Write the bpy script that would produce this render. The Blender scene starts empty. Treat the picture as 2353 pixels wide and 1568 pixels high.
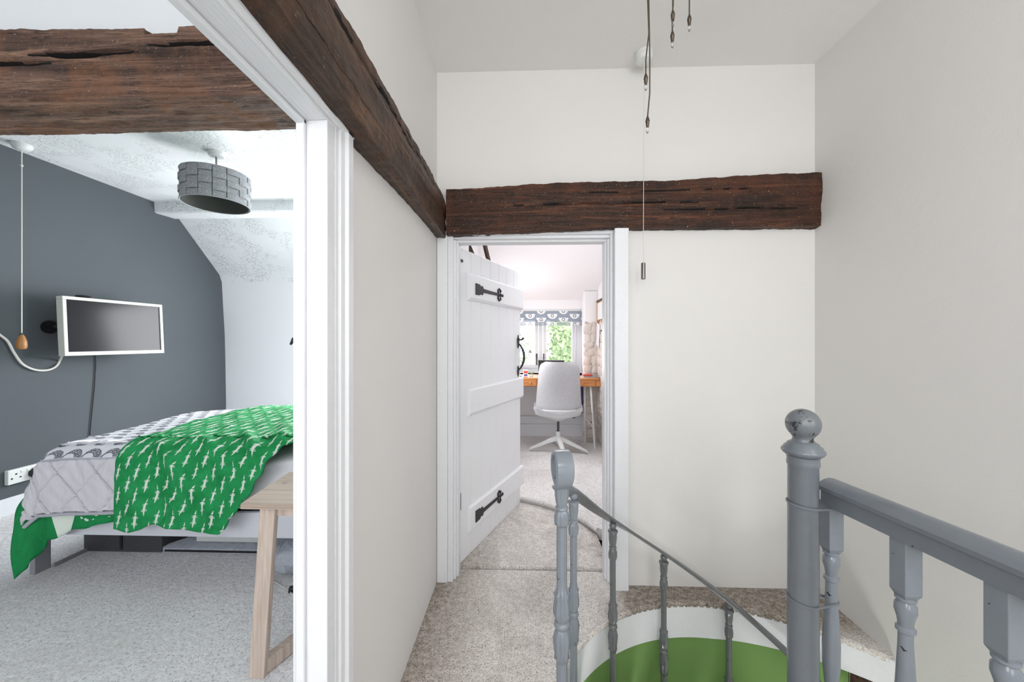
import bpy, bmesh, math, random
from mathutils import Vector, Matrix, noise
from mathutils.geometry import tessellate_polygon
random.seed(7)
SC = bpy.context.scene
COL = SC.collection
PI = math.pi
# ------------------------------------------------------------------ camera
F = 870.0; CX = 1176.5; CY = 784.0; H = 1.33; YAW = 0.0333
cs, sn = math.cos(YAW), math.sin(YAW)
cam = bpy.data.cameras.new('camera'); camo = bpy.data.objects.new('camera', cam); COL.objects.link(camo)
cam.sensor_width = 36; cam.lens = F * 36 / 2353; cam.clip_start = 0.02
camo.location = (0, 0, H); camo.rotation_euler = (PI/2, 0, YAW)
SC.camera = camo
# ------------------------------------------------------------------ world, light, exposure
w = bpy.data.worlds.new('sky'); SC.world = w; w.use_nodes = True
wn = w.node_tree.nodes; bg = wn['Background']; bg.inputs[0].default_value = (0.86, 0.93, 1.0, 1); bg.inputs[1].default_value = 6.0
SC.view_settings.view_transform = 'Standard'; SC.view_settings.look = 'None'
SC.view_settings.gamma = 1; SC.view_settings.use_curve_mapping = False
SC.view_settings.exposure = 0.0
def area(name, loc, size, target, power, col=(1, 1, 1), spread=180):
    l = bpy.data.lights.new(name, 'AREA'); l.shape = 'RECTANGLE'; l.size, l.size_y = size
    l.energy = power; l.color = col; l.spread = math.radians(spread)
    o = bpy.data.objects.new(name, l); COL.objects.link(o); o.location = loc
    o.rotation_euler = (Vector(target) - Vector(loc)).to_track_quat('-Z', 'Y').to_euler()
    return o
area('hall_fill_light', (0.5, -4.35, 1.7), (1.8, 1.6), (0.6, 2, 2.1), 50, (1.0, 1.0, 1.0))  # added fill from behind the camera; no window known there
area('overhead_fill_light', (0.6, -0.9, 2.76), (0.8, 1.1), (0.7, 0.6, 0), 20, (1.0, 1.0, 1.0))  # added overhead fill for the landing, placed out of view
area('right_fill_light', (1.52, 0.15, 1.75), (0.9, 1.2), (-0.5, 1.2, 1.9), 13, (1.0, 1.0, 1.0))  # added side fill that brightens the left wall, out of view
area('left_fill_light', (-0.45, -0.75, 1.75), (0.9, 1.2), (1.6, 0.75, 1.9), 33, (1.0, 1.0, 1.0))  # added side fill aimed at the right wall; partition has no window
area('daylight_bedroom_window', (-1.9, 4.72, 1.45), (1.1, 1.1), (-2.0, 1.5, 1.0), 80, (0.96, 0.985, 1.0))
area('bedroom_near_fill_light', (-2.1, -2.4, 1.6), (2.2, 1.5), (-2.3, 3, 1.5), 50, (0.96, 0.985, 1.0))  # added bedroom fill from the unseen near end
area('bedroom_side_fill_light', (-0.60, 3.6, 1.55), (0.9, 0.9), (-3.0, 3.8, 1.3), 26, (0.97, 0.985, 1.0))  # added fill hidden behind the jamb, evens out the bedroom
area('daylight_office_sky', (0.2, 7.4, 3.15), (2.2, 1.0), (0.25, 4.6, 0.9), 480, (1.0, 0.99, 1.0))
area('office_side_fill_light', (-0.46, 4.25, 1.3), (0.7, 0.7), (0.9, 4.0, 1.7), 20, (1.0, 0.99, 1.0))  # added office fill hidden behind the open door leaf
area('office_top_fill_light', (0.35, 3.40, 2.38), (0.5, 0.5), (0.3, 3.7, 0), 10, (1.0, 1.0, 1.0))  # added ceiling fill for office floor and chair, unseen from the landing
area('stairwell_fill_light', (0.75, 0.75, -1.9), (0.5, 0.5), (0.9, 1.8, -0.5), 24, (1.0, 0.98, 0.95))  # added fill below the landing to brighten the green well

# ------------------------------------------------------------------ helpers: points seen at a known plane
def at(px, py, d):
    xc = (px - CX) / F * d
    return Vector((xc * cs - d * sn, xc * sn + d * cs, H - (py - CY) / F * d))
def atX(px, py, X):
    r = (px - CX) / F; return at(px, py, X / (r * cs - sn))
def atY(px, py, Y):
    r = (px - CX) / F; return at(px, py, Y / (r * sn + cs))
def atZ(px, py, Z):
    return at(px, py, (H - Z) * F / (py - CY))
# ------------------------------------------------------------------ materials
def srgb(r, g, b):
    f = lambda c: c / 12.92 if c <= 0.04045 else ((c + 0.055) / 1.055) ** 2.4
    return (f(r / 255), f(g / 255), f(b / 255), 1)
class NT:
    def __init__(s, name):
        s.m = bpy.data.materials.new(name); s.m.use_nodes = True
        s.t = s.m.node_tree; s.n = s.t.nodes; s.l = s.t.links; s.b = s.n['Principled BSDF']
    def node(s, typ, **kw):
        n = s.n.new(typ)
        for k, v in kw.items():
            if k.startswith('i_'):
                key = k[2:]; key = int(key) if key.isdigit() else key
                s.put(n.inputs[key], v)
            else: setattr(n, k, v)
        return n
    def put(s, inp, v):
        if isinstance(v, bpy.types.NodeSocket): s.l.new(v, inp)
        else: inp.default_value = v
    def math(s, op, a, b=None, c=None, clamp=False):
        n = s.n.new('ShaderNodeMath'); n.operation = op; n.use_clamp = clamp
        s.put(n.inputs[0], a)
        if b is not None: s.put(n.inputs[1], b)
        if c is not None: s.put(n.inputs[2], c)
        return n.outputs[0]
    def coords(s, kind='Object', scale=(1, 1, 1), rot=(0, 0, 0), loc=(0, 0, 0)):
        tc = s.n.new('ShaderNodeTexCoord'); mp = s.n.new('ShaderNodeMapping')
        mp.inputs['Scale'].default_value = scale; mp.inputs['Rotation'].default_value = rot; mp.inputs['Location'].default_value = loc
        s.l.new(tc.outputs[kind], mp.inputs[0]); return mp.outputs[0]
    def noise(s, vec, scale, detail=4, rough=0.55, dist=0.0):
        n = s.n.new('ShaderNodeTexNoise'); s.l.new(vec, n.inputs['Vector'])
        n.inputs['Scale'].default_value = scale; n.inputs['Detail'].default_value = detail
        n.inputs['Roughness'].default_value = rough; n.inputs['Distortion'].default_value = dist
        return n.outputs[0]
    def ramp(s, fac, stops):
        n = s.n.new('ShaderNodeValToRGB'); s.l.new(fac, n.inputs[0]); e = n.color_ramp.elements
        e[0].position, e[0].color = stops[0]; e[1].position, e[1].color = stops[-1]
        for p, c in stops[1:-1]:
            k = e.new(p); k.color = c
        return n.outputs[0]
    def mix(s, fac, a, b):
        n = s.n.new('ShaderNodeMix'); n.data_type = 'RGBA'
        s.put(n.inputs[0], fac); s.put(n.inputs[6], a); s.put(n.inputs[7], b); return n.outputs[2]
    def bump(s, h, strength=0.3, dist=0.01, prev=None):
        n = s.n.new('ShaderNodeBump'); n.inputs['Strength'].default_value = strength; n.inputs['Distance'].default_value = dist
        s.l.new(h, n.inputs['Height'])
        if prev: s.l.new(prev, n.inputs['Normal'])
        s.l.new(n.outputs[0], s.b.inputs['Normal']); return n.outputs[0]
    def set(s, col=None, rough=None, metal=None, spec=None):
        if col is not None: s.put(s.b.inputs['Base Color'], col)
        if rough is not None: s.put(s.b.inputs['Roughness'], rough)
        if metal is not None: s.b.inputs['Metallic'].default_value = metal
        if spec is not None: s.b.inputs['Specular IOR Level'].default_value = spec
        return s
def plain(name, col, rough=0.5, metal=0.0, var=0.08, scale=30, bump=0.1, bdist=0.002):
    t = NT(name); v = t.coords(); n = t.noise(v, scale, 3)
    c2 = tuple(max(0, c * (1 - var)) for c in col[:3]) + (1,)
    t.set(t.mix(n, col, c2), rough, metal)
    if bump: t.bump(n, bump, bdist)
    return t.m
def plaster(name, col, fine=0.25, stain=0.06, coarse=0.5, artex=0):
    t = NT(name); v = t.coords()
    n1 = t.noise(v, 1.6, 3); n2 = t.noise(v, 240, 2); n3 = t.noise(v, 9, 4)
    c2 = tuple(c * (1 - stain) for c in col[:3]) + (1,)
    t.set(t.mix(n1, col, c2), 0.85, spec=0.2)
    b = t.bump(n3, coarse * 0.3, 0.012)
    b = t.bump(n2, fine, 0.0015, b)
    if artex:
        v2 = t.coords(scale=(1, 1.6, 1), rot=(0, 0, 0.6))
        a = t.noise(v2, 60, 2, 0.6, 0.6); m = t.noise(v, 3.5, 3)
        k = t.math('MULTIPLY', t.ramp(a, [(0.57, (0, 0, 0, 1)), (0.63, (1, 1, 1, 1))]), t.ramp(m, [(0.44, (0, 0, 0, 1)), (0.58, (1, 1, 1, 1))]))
        b = t.bump(t.math('MULTIPLY', k, -1.0), artex, 0.012, b)
        a2 = t.noise(v2, 22, 3, .6, 2.0); t.bump(a2, .13, .008, b)
    return t.m
M = {}
M['hall_wall'] = plaster('warm_white_plaster', srgb(227, 226, 224), stain=.04)
M['hall_ceiling'] = plaster('ceiling_plaster', srgb(232, 231, 229), fine=0.6, stain=.03)
M['bed_wall'] = plaster('cool_white_plaster', srgb(238, 240, 243), stain=.02)
M['bed_ceiling'] = plaster('artex_plaster', srgb(238, 241, 243), stain=.02, artex=0.9)
M['office_wall'] = plaster('office_white_plaster', srgb(238, 236, 238))
M['dark_wall'] = plaster('slate_grey_paint', srgb(92, 98, 102), fine=0.12, stain=0.12)
M['green_wall'] = plaster('green_wall_paint', srgb(122, 158, 92), fine=0.2, stain=0.15)
def gloss(name, col, rough=0.32, grain=0.25):
    t = NT(name); v = t.coords(scale=(14, 14, 1.2)); n = t.noise(v, 5, 4); v2 = t.coords(); n2 = t.noise(v2, 60, 2)
    t.set(t.mix(n2, col, tuple(c * 0.93 for c in col[:3]) + (1,)), rough)
    b = t.bump(n, grain, 0.003); t.bump(n2, 0.12, 0.001, b); return t.m
M['white_gloss'] = gloss('white_gloss_paint', srgb(230, 232, 236))
M['door_white'] = gloss('white_door_paint', srgb(242, 244, 247), 0.4, 0.12)
def header_paint():
    t = NT('white_paint_raised_grain'); v = t.coords(scale=(30, 0.8, 30)); n = t.noise(v, 3, 4, 0.6, 0.6)
    t.set(srgb(226, 229, 232), 0.35); t.bump(n, 0.6, 0.006); return t.m
M['header'] = header_paint()
def carpet(name, light, dark, mid, shade=0.35, scale=150, hall=False):
    t = NT(name); v = t.coords(scale=(1, 1, 1))
    n = t.noise(v, scale, 3, 0.75, 0.5)
    n2 = t.noise(v, 2.3, 3, 0.6, 0.8); n3 = t.noise(v, 38, 3, .6)
    c = t.ramp(n, [(0.30, dark), (0.43, mid), (0.56, light)])
    sh = tuple(x * (1 - shade) * y for x, y in zip(mid[:3], (1.0, .96, .90))) + (1,)
    c = t.mix(t.ramp(n2, [(0.45, (0, 0, 0, 1)), (0.62, (.75, .75, .75, 1))]), c, t.mix(n, sh, c))
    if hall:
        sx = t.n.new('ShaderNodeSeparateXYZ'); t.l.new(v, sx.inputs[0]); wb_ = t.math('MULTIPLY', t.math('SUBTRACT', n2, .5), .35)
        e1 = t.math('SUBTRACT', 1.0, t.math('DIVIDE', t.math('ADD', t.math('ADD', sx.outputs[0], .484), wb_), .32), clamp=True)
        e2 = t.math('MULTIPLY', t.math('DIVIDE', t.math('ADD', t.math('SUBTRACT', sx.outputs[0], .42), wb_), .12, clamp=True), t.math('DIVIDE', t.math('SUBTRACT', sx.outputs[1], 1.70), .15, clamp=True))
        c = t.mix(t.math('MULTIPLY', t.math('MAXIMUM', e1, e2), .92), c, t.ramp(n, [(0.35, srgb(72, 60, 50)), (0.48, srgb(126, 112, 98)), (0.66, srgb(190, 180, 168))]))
    c = t.mix(t.math('MULTIPLY', n3, 0.35), c, t.ramp(n3, [(0.35, dark), (0.6, light)]))
    t.set(c, 0.95, spec=0.1)
    b = t.bump(n, 0.6, 0.007); t.bump(n3, 0.5, 0.010, b); return t.m
M['carpet_bed'] = carpet('bedroom_twist_carpet', srgb(252, 252, 254), srgb(104, 102, 104), srgb(238, 237, 240), 0.14, 100)
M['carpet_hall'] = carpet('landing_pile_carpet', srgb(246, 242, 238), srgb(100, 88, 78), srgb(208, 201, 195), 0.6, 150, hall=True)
M['carpet_office'] = carpet('office_pile_carpet', srgb(248, 246, 246), srgb(150, 144, 138), srgb(226, 223, 222), 0.25, 120)
def iron(name, col, rough=0.2):
    t = NT(name); v = t.coords(); n = t.noise(v, 25, 3); n2 = t.noise(v, 180, 2); ch = t.noise(v, 30, 4, 0.65)
    c = t.mix(n, col, tuple(c * 0.85 for c in col[:3]) + (1,))
    c = t.mix(t.ramp(ch, [(0.715, (0, 0, 0, 1)), (0.73, (1, 1, 1, 1))]), c, srgb(35, 36, 38))
    t.set(c, rough, spec=0.6); b = t.bump(n, 0.12, 0.003); t.bump(n2, 0.15, 0.001, b); return t.m
M['iron_paint'] = iron('blue_grey_gloss_iron_paint', srgb(136, 144, 153))
M['iron_shaded'] = iron('shaded_gloss_iron_paint', srgb(106, 109, 112))  # same iron paint as above, darkened to put shade into the colour
M['newel_paint'] = iron('newel_grey_gloss_paint', srgb(118, 125, 133), 0.22)
def chipped():
    t = NT('chipped_grey_gloss_paint'); v = t.coords(loc=(0.45, .2, .7)); n = t.noise(v, 25, 3); ch = t.noise(v, 38, 6, 0.7); reg = t.noise(v, 9, 1)
    c = t.mix(t.ramp(ch, [(0.57, (0, 0, 0, 1)), (0.59, (1, 1, 1, 1))]), srgb(112, 118, 124), srgb(46, 46, 47))
    t.set(c, 0.3, spec=.6); t.bump(ch, 0.2, 0.004); return t.m
M['chipped'] = chipped()
M['black_iron'] = plain('black_wrought_iron', srgb(44, 44, 47), 0.45, 0.3, 0.4, 160, 0.8, 0.003)
M['green_iron'] = plain('dark_green_black_iron', srgb(56, 62, 62), 0.4, 0.3, 0.4, 160, 0.6, 0.003)
def timber(name, axis, cols, rough=0.6, seed=0.0, lift=1.0):
    t = NT(name)
    sc = [9, 9, 9]; sc[axis] = 0.7
    sf = [60, 60, 60]; sf[axis] = 2.2
    v = t.coords(scale=sc, loc=(seed, seed, seed)); vf = t.coords(scale=sf, loc=(seed, 0, 0)); vo = t.coords(loc=(seed, 0, 0))
    n1 = t.noise(v, 1.5, 6, 0.66, 1.8); n2 = t.noise(vf, 2.0, 4, 0.65, 1.0); n3 = t.noise(vo, 4, 5, 0.65, 0.8); n4 = t.noise(vo, 120, 3, .7)
    c = t.ramp(n1, [(0.30, cols[0]), (0.46, cols[1]), (0.58, cols[2]), (0.72, cols[3])])
    c = t.mix(t.ramp(n2, [(0.36, (.9, .9, .9, 1)), (0.50, (0, 0, 0, 1))]), c, cols[0])
    c = t.mix(t.ramp(n3, [(0.48, (0, 0, 0, 1)), (0.66, (.7, .7, .7, 1))]), c, cols[4])
    c = t.mix(t.ramp(n4, [(0.63, (0, 0, 0, 1)), (0.74, (.8, .8, .8, 1))]), c, cols[5])
    t.set(c, rough, spec=0.35)
    b = t.bump(n2, 0.75, 0.006); b = t.bump(n1, 0.5, 0.012, b); t.bump(n4, 0.4, 0.003, b); return t.m
DK = [srgb(28, 20, 16), srgb(62, 45, 35), srgb(84, 61, 46), srgb(122, 90, 66), srgb(92, 62, 42), srgb(170, 140, 112)]
M['beam_hall'] = timber('dark_oak_landing', 1, DK, 0.5, 1.3)
M['beam_back'] = timber('dark_stained_oak', 0, [srgb(24, 16, 12), srgb(54, 33, 24), srgb(78, 47, 33), srgb(118, 72, 48), srgb(88, 50, 32), srgb(206, 160, 112)], 0.5, 4.1)
M['beam_bed'] = timber('weathered_oak', 0, [srgb(50, 36, 30), srgb(102, 78, 66), srgb(128, 99, 84), srgb(160, 126, 104), srgb(136, 92, 62), srgb(190, 170, 158)], 0.7, 7.7)
M['beam_crack'] = plain('shadowed_crack_wood', srgb(20, 13, 10), 0.9)
def paleoak(name, axis, a, b_, c_):
    t = NT(name); sc = [40, 40, 40]; sc[axis] = 1.4
    v = t.coords(scale=sc); n = t.noise(v, 1.6, 5, .6, .8); vo = t.coords(scale=(9, 9, 3)); kn = t.noise(vo, 1.5, 3)
    c = t.ramp(n, [(0.3, a), (0.5, b_), (0.7, c_)])
    c = t.mix(t.ramp(kn, [(0.66, (0, 0, 0, 1)), (0.78, (.6, .6, .6, 1))]), c, srgb(120, 100, 88))
    t.set(c, 0.55); t.bump(n, 0.15, 0.002); return t.m
M['pale_leg'] = paleoak('bleached_oak_upright', 2, srgb(178, 158, 144), srgb(206, 188, 174), srgb(224, 208, 194))
M['pale_top'] = paleoak('bleached_oak_top', 0, srgb(160, 140, 124), srgb(188, 170, 154), srgb(206, 190, 174))
M['desk_wood'] = paleoak('honey_pine', 0, srgb(150, 92, 48), srgb(190, 124, 70), srgb(214, 152, 96))
M['bed_white'] = plain('bed_frame_white', srgb(226, 227, 236), 0.4, 0, .03)
M['bed_leg'] = plain('bed_leg_grey', srgb(150, 152, 158), 0.5)
M['sheet'] = plain('white_sheet_cotton', srgb(236, 236, 242), 0.9, 0, .04, 12, 0.3, 0.01)
M['white_plastic'] = plain('white_plastic', srgb(225, 228, 226), 0.35, 0, .04)
M['tv_bezel'] = plain('cream_silver_plastic', srgb(206, 210, 202), 0.35, 0, .05)
M['black_plastic'] = plain('black_plastic', srgb(28, 28, 30), 0.4)
t = NT('dark_glossy_screen'); t.set(srgb(34, 34, 38), 0.16, spec=0.18); M['screen'] = t.m
M['leather'] = plain('dark_grey_leather', srgb(72, 72, 76), 0.35, 0, .2, 60, 0.5, 0.004)
M['chrome'] = plain('brushed_steel', srgb(130, 130, 128), 0.25, 0.9)
M['acorn'] = plain('turned_wood_acorn', srgb(176, 122, 68), 0.35, 0, .3, 60)
M['cord_white'] = plain('white_cord', srgb(222, 220, 214), 0.7)
M['cord_black'] = plain('black_cord', srgb(22, 22, 24), 0.6)
M['flex'] = plain('olive_twisted_flex', srgb(74, 70, 56), 0.7)
M['brass_dark'] = plain('dark_bronze', srgb(96, 86, 74), 0.35, 0.7, .3, 80)
t = NT('clear_bulb_glass'); t.set((0.95, 0.97, 0.97, 1), 0.03); t.b.inputs['Transmission Weight'].default_value = 0.9; M['bulb'] = t.m
def felt():
    t = NT('grey_felt'); v = t.coords(); n = t.noise(v, 230, 3, .7); t.set(t.ramp(n, [(0.35, srgb(92, 95, 99)), (0.6, srgb(182, 184, 188))]), 0.95)
    t.bump(n, .5, .003); return t.m
M['felt'] = felt(); M['felt_dark'] = plain('shaded_felt_lining', srgb(58, 60, 57), .95)
def chairfab():
    t = NT('light_grey_wool'); v = t.coords(); n = t.noise(v, 260, 3, .7); t.set(t.ramp(n, [(0.35, srgb(164, 165, 169)), (0.62, srgb(212, 212, 215))]), 0.95)
    t.bump(n, .3, .003); return t.m
M['wool'] = chairfab()
M['stone'] = plaster('whitewashed_rubble', srgb(222, 212, 204), fine=.8, stain=.25, coarse=3)
M['white_metal'] = plain('white_powder_coat', srgb(226, 228, 229), 0.4, 0, .04)
M['glass_wrap'] = plain('crinkled_clear_wrap', srgb(196, 202, 214), 0.12, 0, .35, 40, 1.0, .01)
M['leafg'] = plain('bright_foliage', srgb(118, 138, 94), 0.7, 0, .4)
M['bark'] = plain('bark', srgb(120, 108, 92), 0.9); M['herb'] = plain('fresh_green_leaf', srgb(120, 158, 96), .6)
M['mould_wood'] = timber('well_old_timber', 0, DK, 0.7, 9.9)
t = NT('window_glass'); tb1 = t.n.new('ShaderNodeBsdfTransparent'); tb2 = t.n.new('ShaderNodeBsdfGlossy'); tb2.inputs['Roughness'].default_value = 0.02; fz = t.n.new('ShaderNodeFresnel'); mx = t.n.new('ShaderNodeMixShader')
t.l.new(fz.outputs[0], mx.inputs[0]); t.l.new(tb1.outputs[0], mx.inputs[1]); t.l.new(tb2.outputs[0], mx.inputs[2]); t.l.new(mx.outputs[0], t.n['Material Output'].inputs[0]); M['glass'] = t.m

def green_cloth():
    t = NT('green_cotton_white_darts')
    tc = t.n.new('ShaderNodeTexCoord'); sp = t.n.new('ShaderNodeSeparateXYZ'); t.l.new(tc.outputs['UV'], sp.inputs[0])
    u, v = sp.outputs[0], sp.outputs[1]
    PX, PY = 0.052, 0.125
    cu = t.math('DIVIDE', u, PX); col = t.math('FLOOR', cu)
    fx = t.math('MULTIPLY', t.math('SUBTRACT', t.math('FRACT', cu), 0.5), PX)
    par = t.math('MODULO', t.math('ABSOLUTE', col), 2.0)
    cv = t.math('ADD', t.math('DIVIDE', v, PY), t.math('MULTIPLY', par, 0.5))
    fy = t.math('MULTIPLY', t.math('SUBTRACT', t.math('FRACT', cv), 0.5), PY)
    fx = t.math('SUBTRACT', fx, t.math('MULTIPLY', fy, 0.22))
    ax = t.math('ABSOLUTE', fx)
    yy = t.math('DIVIDE', fy, 0.048)
    wd = t.math('MULTIPLY', t.math('SUBTRACT', 1.0, t.math('MULTIPLY', yy, yy)), 0.0058)
    m1 = t.math('LESS_THAN', ax, wd)
    pinch = t.math('GREATER_THAN', t.math('ABSOLUTE', t.math('SUBTRACT', fy, 0.024)), 0.0022)
    m1 = t.math('MULTIPLY', m1, pinch)
    def bar(y0, hw, hh):
        return t.math('MULTIPLY', t.math('LESS_THAN', ax, hw), t.math('LESS_THAN', t.math('ABSOLUTE', t.math('SUBTRACT', fy, y0)), hh))
    m = t.math('MAXIMUM', m1, bar(0.010, 0.0135, 0.0014)); m = t.math('MAXIMUM', m, bar(0.016, 0.012, 0.0012))
    m = t.math('MAXIMUM', m, bar(-0.022, 0.0135, 0.0014)); m = t.math('MAXIMUM', m, bar(-0.016, 0.012, 0.0012))
    vo = t.coords('UV'); n = t.noise(vo, 9, 4, .6, .4)
    c = t.mix(t.ramp(n, [(0.35, (0, 0, 0, 1)), (.7, (1, 1, 1, 1))]), srgb(24, 140, 74), srgb(44, 168, 98))
    t.set(t.mix(m, c, srgb(232, 240, 230)), 0.75, spec=0.25)
    n2 = t.noise(vo, 18, 5, .62, 1.6); t.bump(n2, .8, .018); return t.m
M['green_cloth'] = green_cloth()
def green_plain():
    t = NT('green_cotton_large_print'); vo = t.coords('UV'); n = t.noise(vo, 9, 4, .6, .4)
    tc = t.n.new('ShaderNodeTexCoord'); sp = t.n.new('ShaderNodeSeparateXYZ'); t.l.new(tc.outputs['UV'], sp.inputs[0])
    a = t.math('ABSOLUTE', t.math('SUBTRACT', sp.outputs[0], -2.52)); b = t.math('SUBTRACT', sp.outputs[1], 1.62)
    m = t.math('LESS_THAN', t.math('ADD', a, t.math('MULTIPLY', t.math('ABSOLUTE', b), .25)), 0.06)
    v2 = t.coords('UV', scale=(1, 1.6, 1), rot=(0, 0, .5)); n3 = t.noise(v2, 26, 1, .3)
    m2 = t.math('MULTIPLY', t.math('GREATER_THAN', n3, 0.63), t.math('GREATER_THAN', sp.outputs[0], -2.42))
    m = t.math('MAXIMUM', m, m2)
    c = t.mix(n, srgb(14, 112, 62), srgb(34, 158, 88)); t.set(t.mix(m, c, srgb(232, 240, 230)), .75, spec=.25)
    n2 = t.noise(vo, 22, 4, .6, 1.2); t.bump(n2, .5, .012); return t.m
M['green_plain'] = green_plain()
def quilt_print():
    t = NT('white_quilt_grey_print')
    tc = t.n.new('ShaderNodeTexCoord'); sp = t.n.new('ShaderNodeSeparateXYZ'); t.l.new(tc.outputs['UV'], sp.inputs[0])
    u, v = sp.outputs[0], sp.outputs[1]
    PX, PY = 0.11, 0.075
    rv = t.math('DIVIDE', t.math('SUBTRACT', v, 1.91), PY); row = t.math('FLOOR', rv); par = t.math('MODULO', t.math('ABSOLUTE', row), 2.0)
    cu = t.math('ADD', t.math('DIVIDE', u, PX), t.math('MULTIPLY', par, 0.5))
    fx = t.math('MULTIPLY', t.math('SUBTRACT', t.math('FRACT', cu), .5), PX)
    fy = t.math('MULTIPLY', t.math('FRACT', rv), PY)
    r = t.math('SQRT', t.math('ADD', t.math('MULTIPLY', fx, fx), t.math('MULTIPLY', fy, fy)))
    dome = t.math('LESS_THAN', r, 0.052)
    face = t.math('LESS_THAN', t.math('ADD', r, t.math('MULTIPLY', fx, .6)), 0.020)
    line = t.math('LESS_THAN', t.math('ABSOLUTE', t.math('SUBTRACT', t.math('ADD', r, t.math('MULTIPLY', fx, .6)), 0.021)), 0.0016)
    vo = t.coords('UV', scale=(1, 1, 1), rot=(0, 0, .4)); sp2 = t.noise(vo, 220, 2, .6)
    dash = t.math('GREATER_THAN', sp2, 0.44)
    k = t.math('MULTIPLY', t.math('MULTIPLY', dome, dash), t.math('SUBTRACT', 1.0, face)); k = t.math('MAXIMUM', k, line)
    t.set(t.mix(k, srgb(232, 232, 238), srgb(88, 92, 106)), .9); n = t.noise(vo, 14, 3); t.bump(n, .3, .01); return t.m
M['quilt_print'] = quilt_print()
def velvet():
    t = NT('lilac_grey_velvet')
    tc = t.n.new('ShaderNodeTexCoord'); sp = t.n.new('ShaderNodeSeparateXYZ'); t.l.new(tc.outputs['UV'], sp.inputs[0]); ln = None
    for sg in (1, -1):      # diamond seam stitching, darkened to put groove shade into the colour
        q_ = t.math('DIVIDE', t.math('ADD', sp.outputs[0], t.math('MULTIPLY', sp.outputs[1], .9 * sg)), .22)
        k_ = t.math('LESS_THAN', t.math('ABSOLUTE', t.math('SUBTRACT', t.math('FRACT', q_), .0)), .02)
        ln = k_ if ln is None else t.math('MAXIMUM', ln, k_)
    vo = t.coords('UV', scale=(7, 1.5, 1)); n = t.noise(vo, 3, 4, .6, .6)
    t.set(t.mix(ln, t.mix(n, srgb(204, 201, 209), srgb(228, 226, 232)), srgb(140, 136, 146)), .8); t.b.inputs['Sheen Weight'].default_value = .3; t.bump(n, .4, .02); return t.m
M['velvet'] = velvet()
M['piping'] = plain('grey_piping', srgb(186, 186, 196), .8)
def blind_mat():
    t = NT('blue_grey_blind_bowls')
    tc = t.n.new('ShaderNodeTexCoord'); sp = t.n.new('ShaderNodeSeparateXYZ'); t.l.new(tc.outputs['Object'], sp.inputs[0])
    u, v = sp.outputs[0], sp.outputs[2]
    PX, PY = 0.30, 0.115
    ru = t.math('DIVIDE', u, PX / 2); par = t.math('MODULO', t.math('ABSOLUTE', t.math('FLOOR', ru)), 2.0)
    fx = t.math('MULTIPLY', t.math('SUBTRACT', t.math('FRACT', ru), .5), PX / 2)
    rv = t.math('ADD', t.math('DIVIDE', v, PY), t.math('MULTIPLY', par, .45))
    fy = t.math('MULTIPLY', t.math('SUBTRACT', t.math('FRACT', rv), .75), PY)
    r = t.math('SQRT', t.math('ADD', t.math('MULTIPLY', fx, fx), t.math('MULTIPLY', t.math('MULTIPLY', fy, fy), 1.0)))
    bowl = t.math('MULTIPLY', t.math('LESS_THAN', r, 0.066), t.math('LESS_THAN', fy, 0.0))
    ring = t.math('SQRT', t.math('ADD', t.math('MULTIPLY', fx, fx), t.math('MULTIPLY', t.math('ADD', fy, .026), t.math('ADD', fy, .026))))
    rg = t.math('LESS_THAN', t.math('ABSOLUTE', t.math('SUBTRACT', ring, 0.018)), 0.004)
    vo = t.coords('Object'); n = t.noise(vo, 30, 1); lf = t.math('MULTIPLY', t.math('LESS_THAN', t.math('ABSOLUTE', t.math('SUBTRACT', n, 0.70)), .02), t.math('GREATER_THAN', fy, .004))
    c = t.mix(bowl, srgb(150, 160, 172), srgb(236, 238, 240)); c = t.mix(t.math('MULTIPLY', rg, bowl), c, srgb(96, 92, 96)); c = t.mix(lf, c, srgb(120, 84, 84))
    t.set(c, .9); return t.m
M['blind'] = blind_mat()

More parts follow.
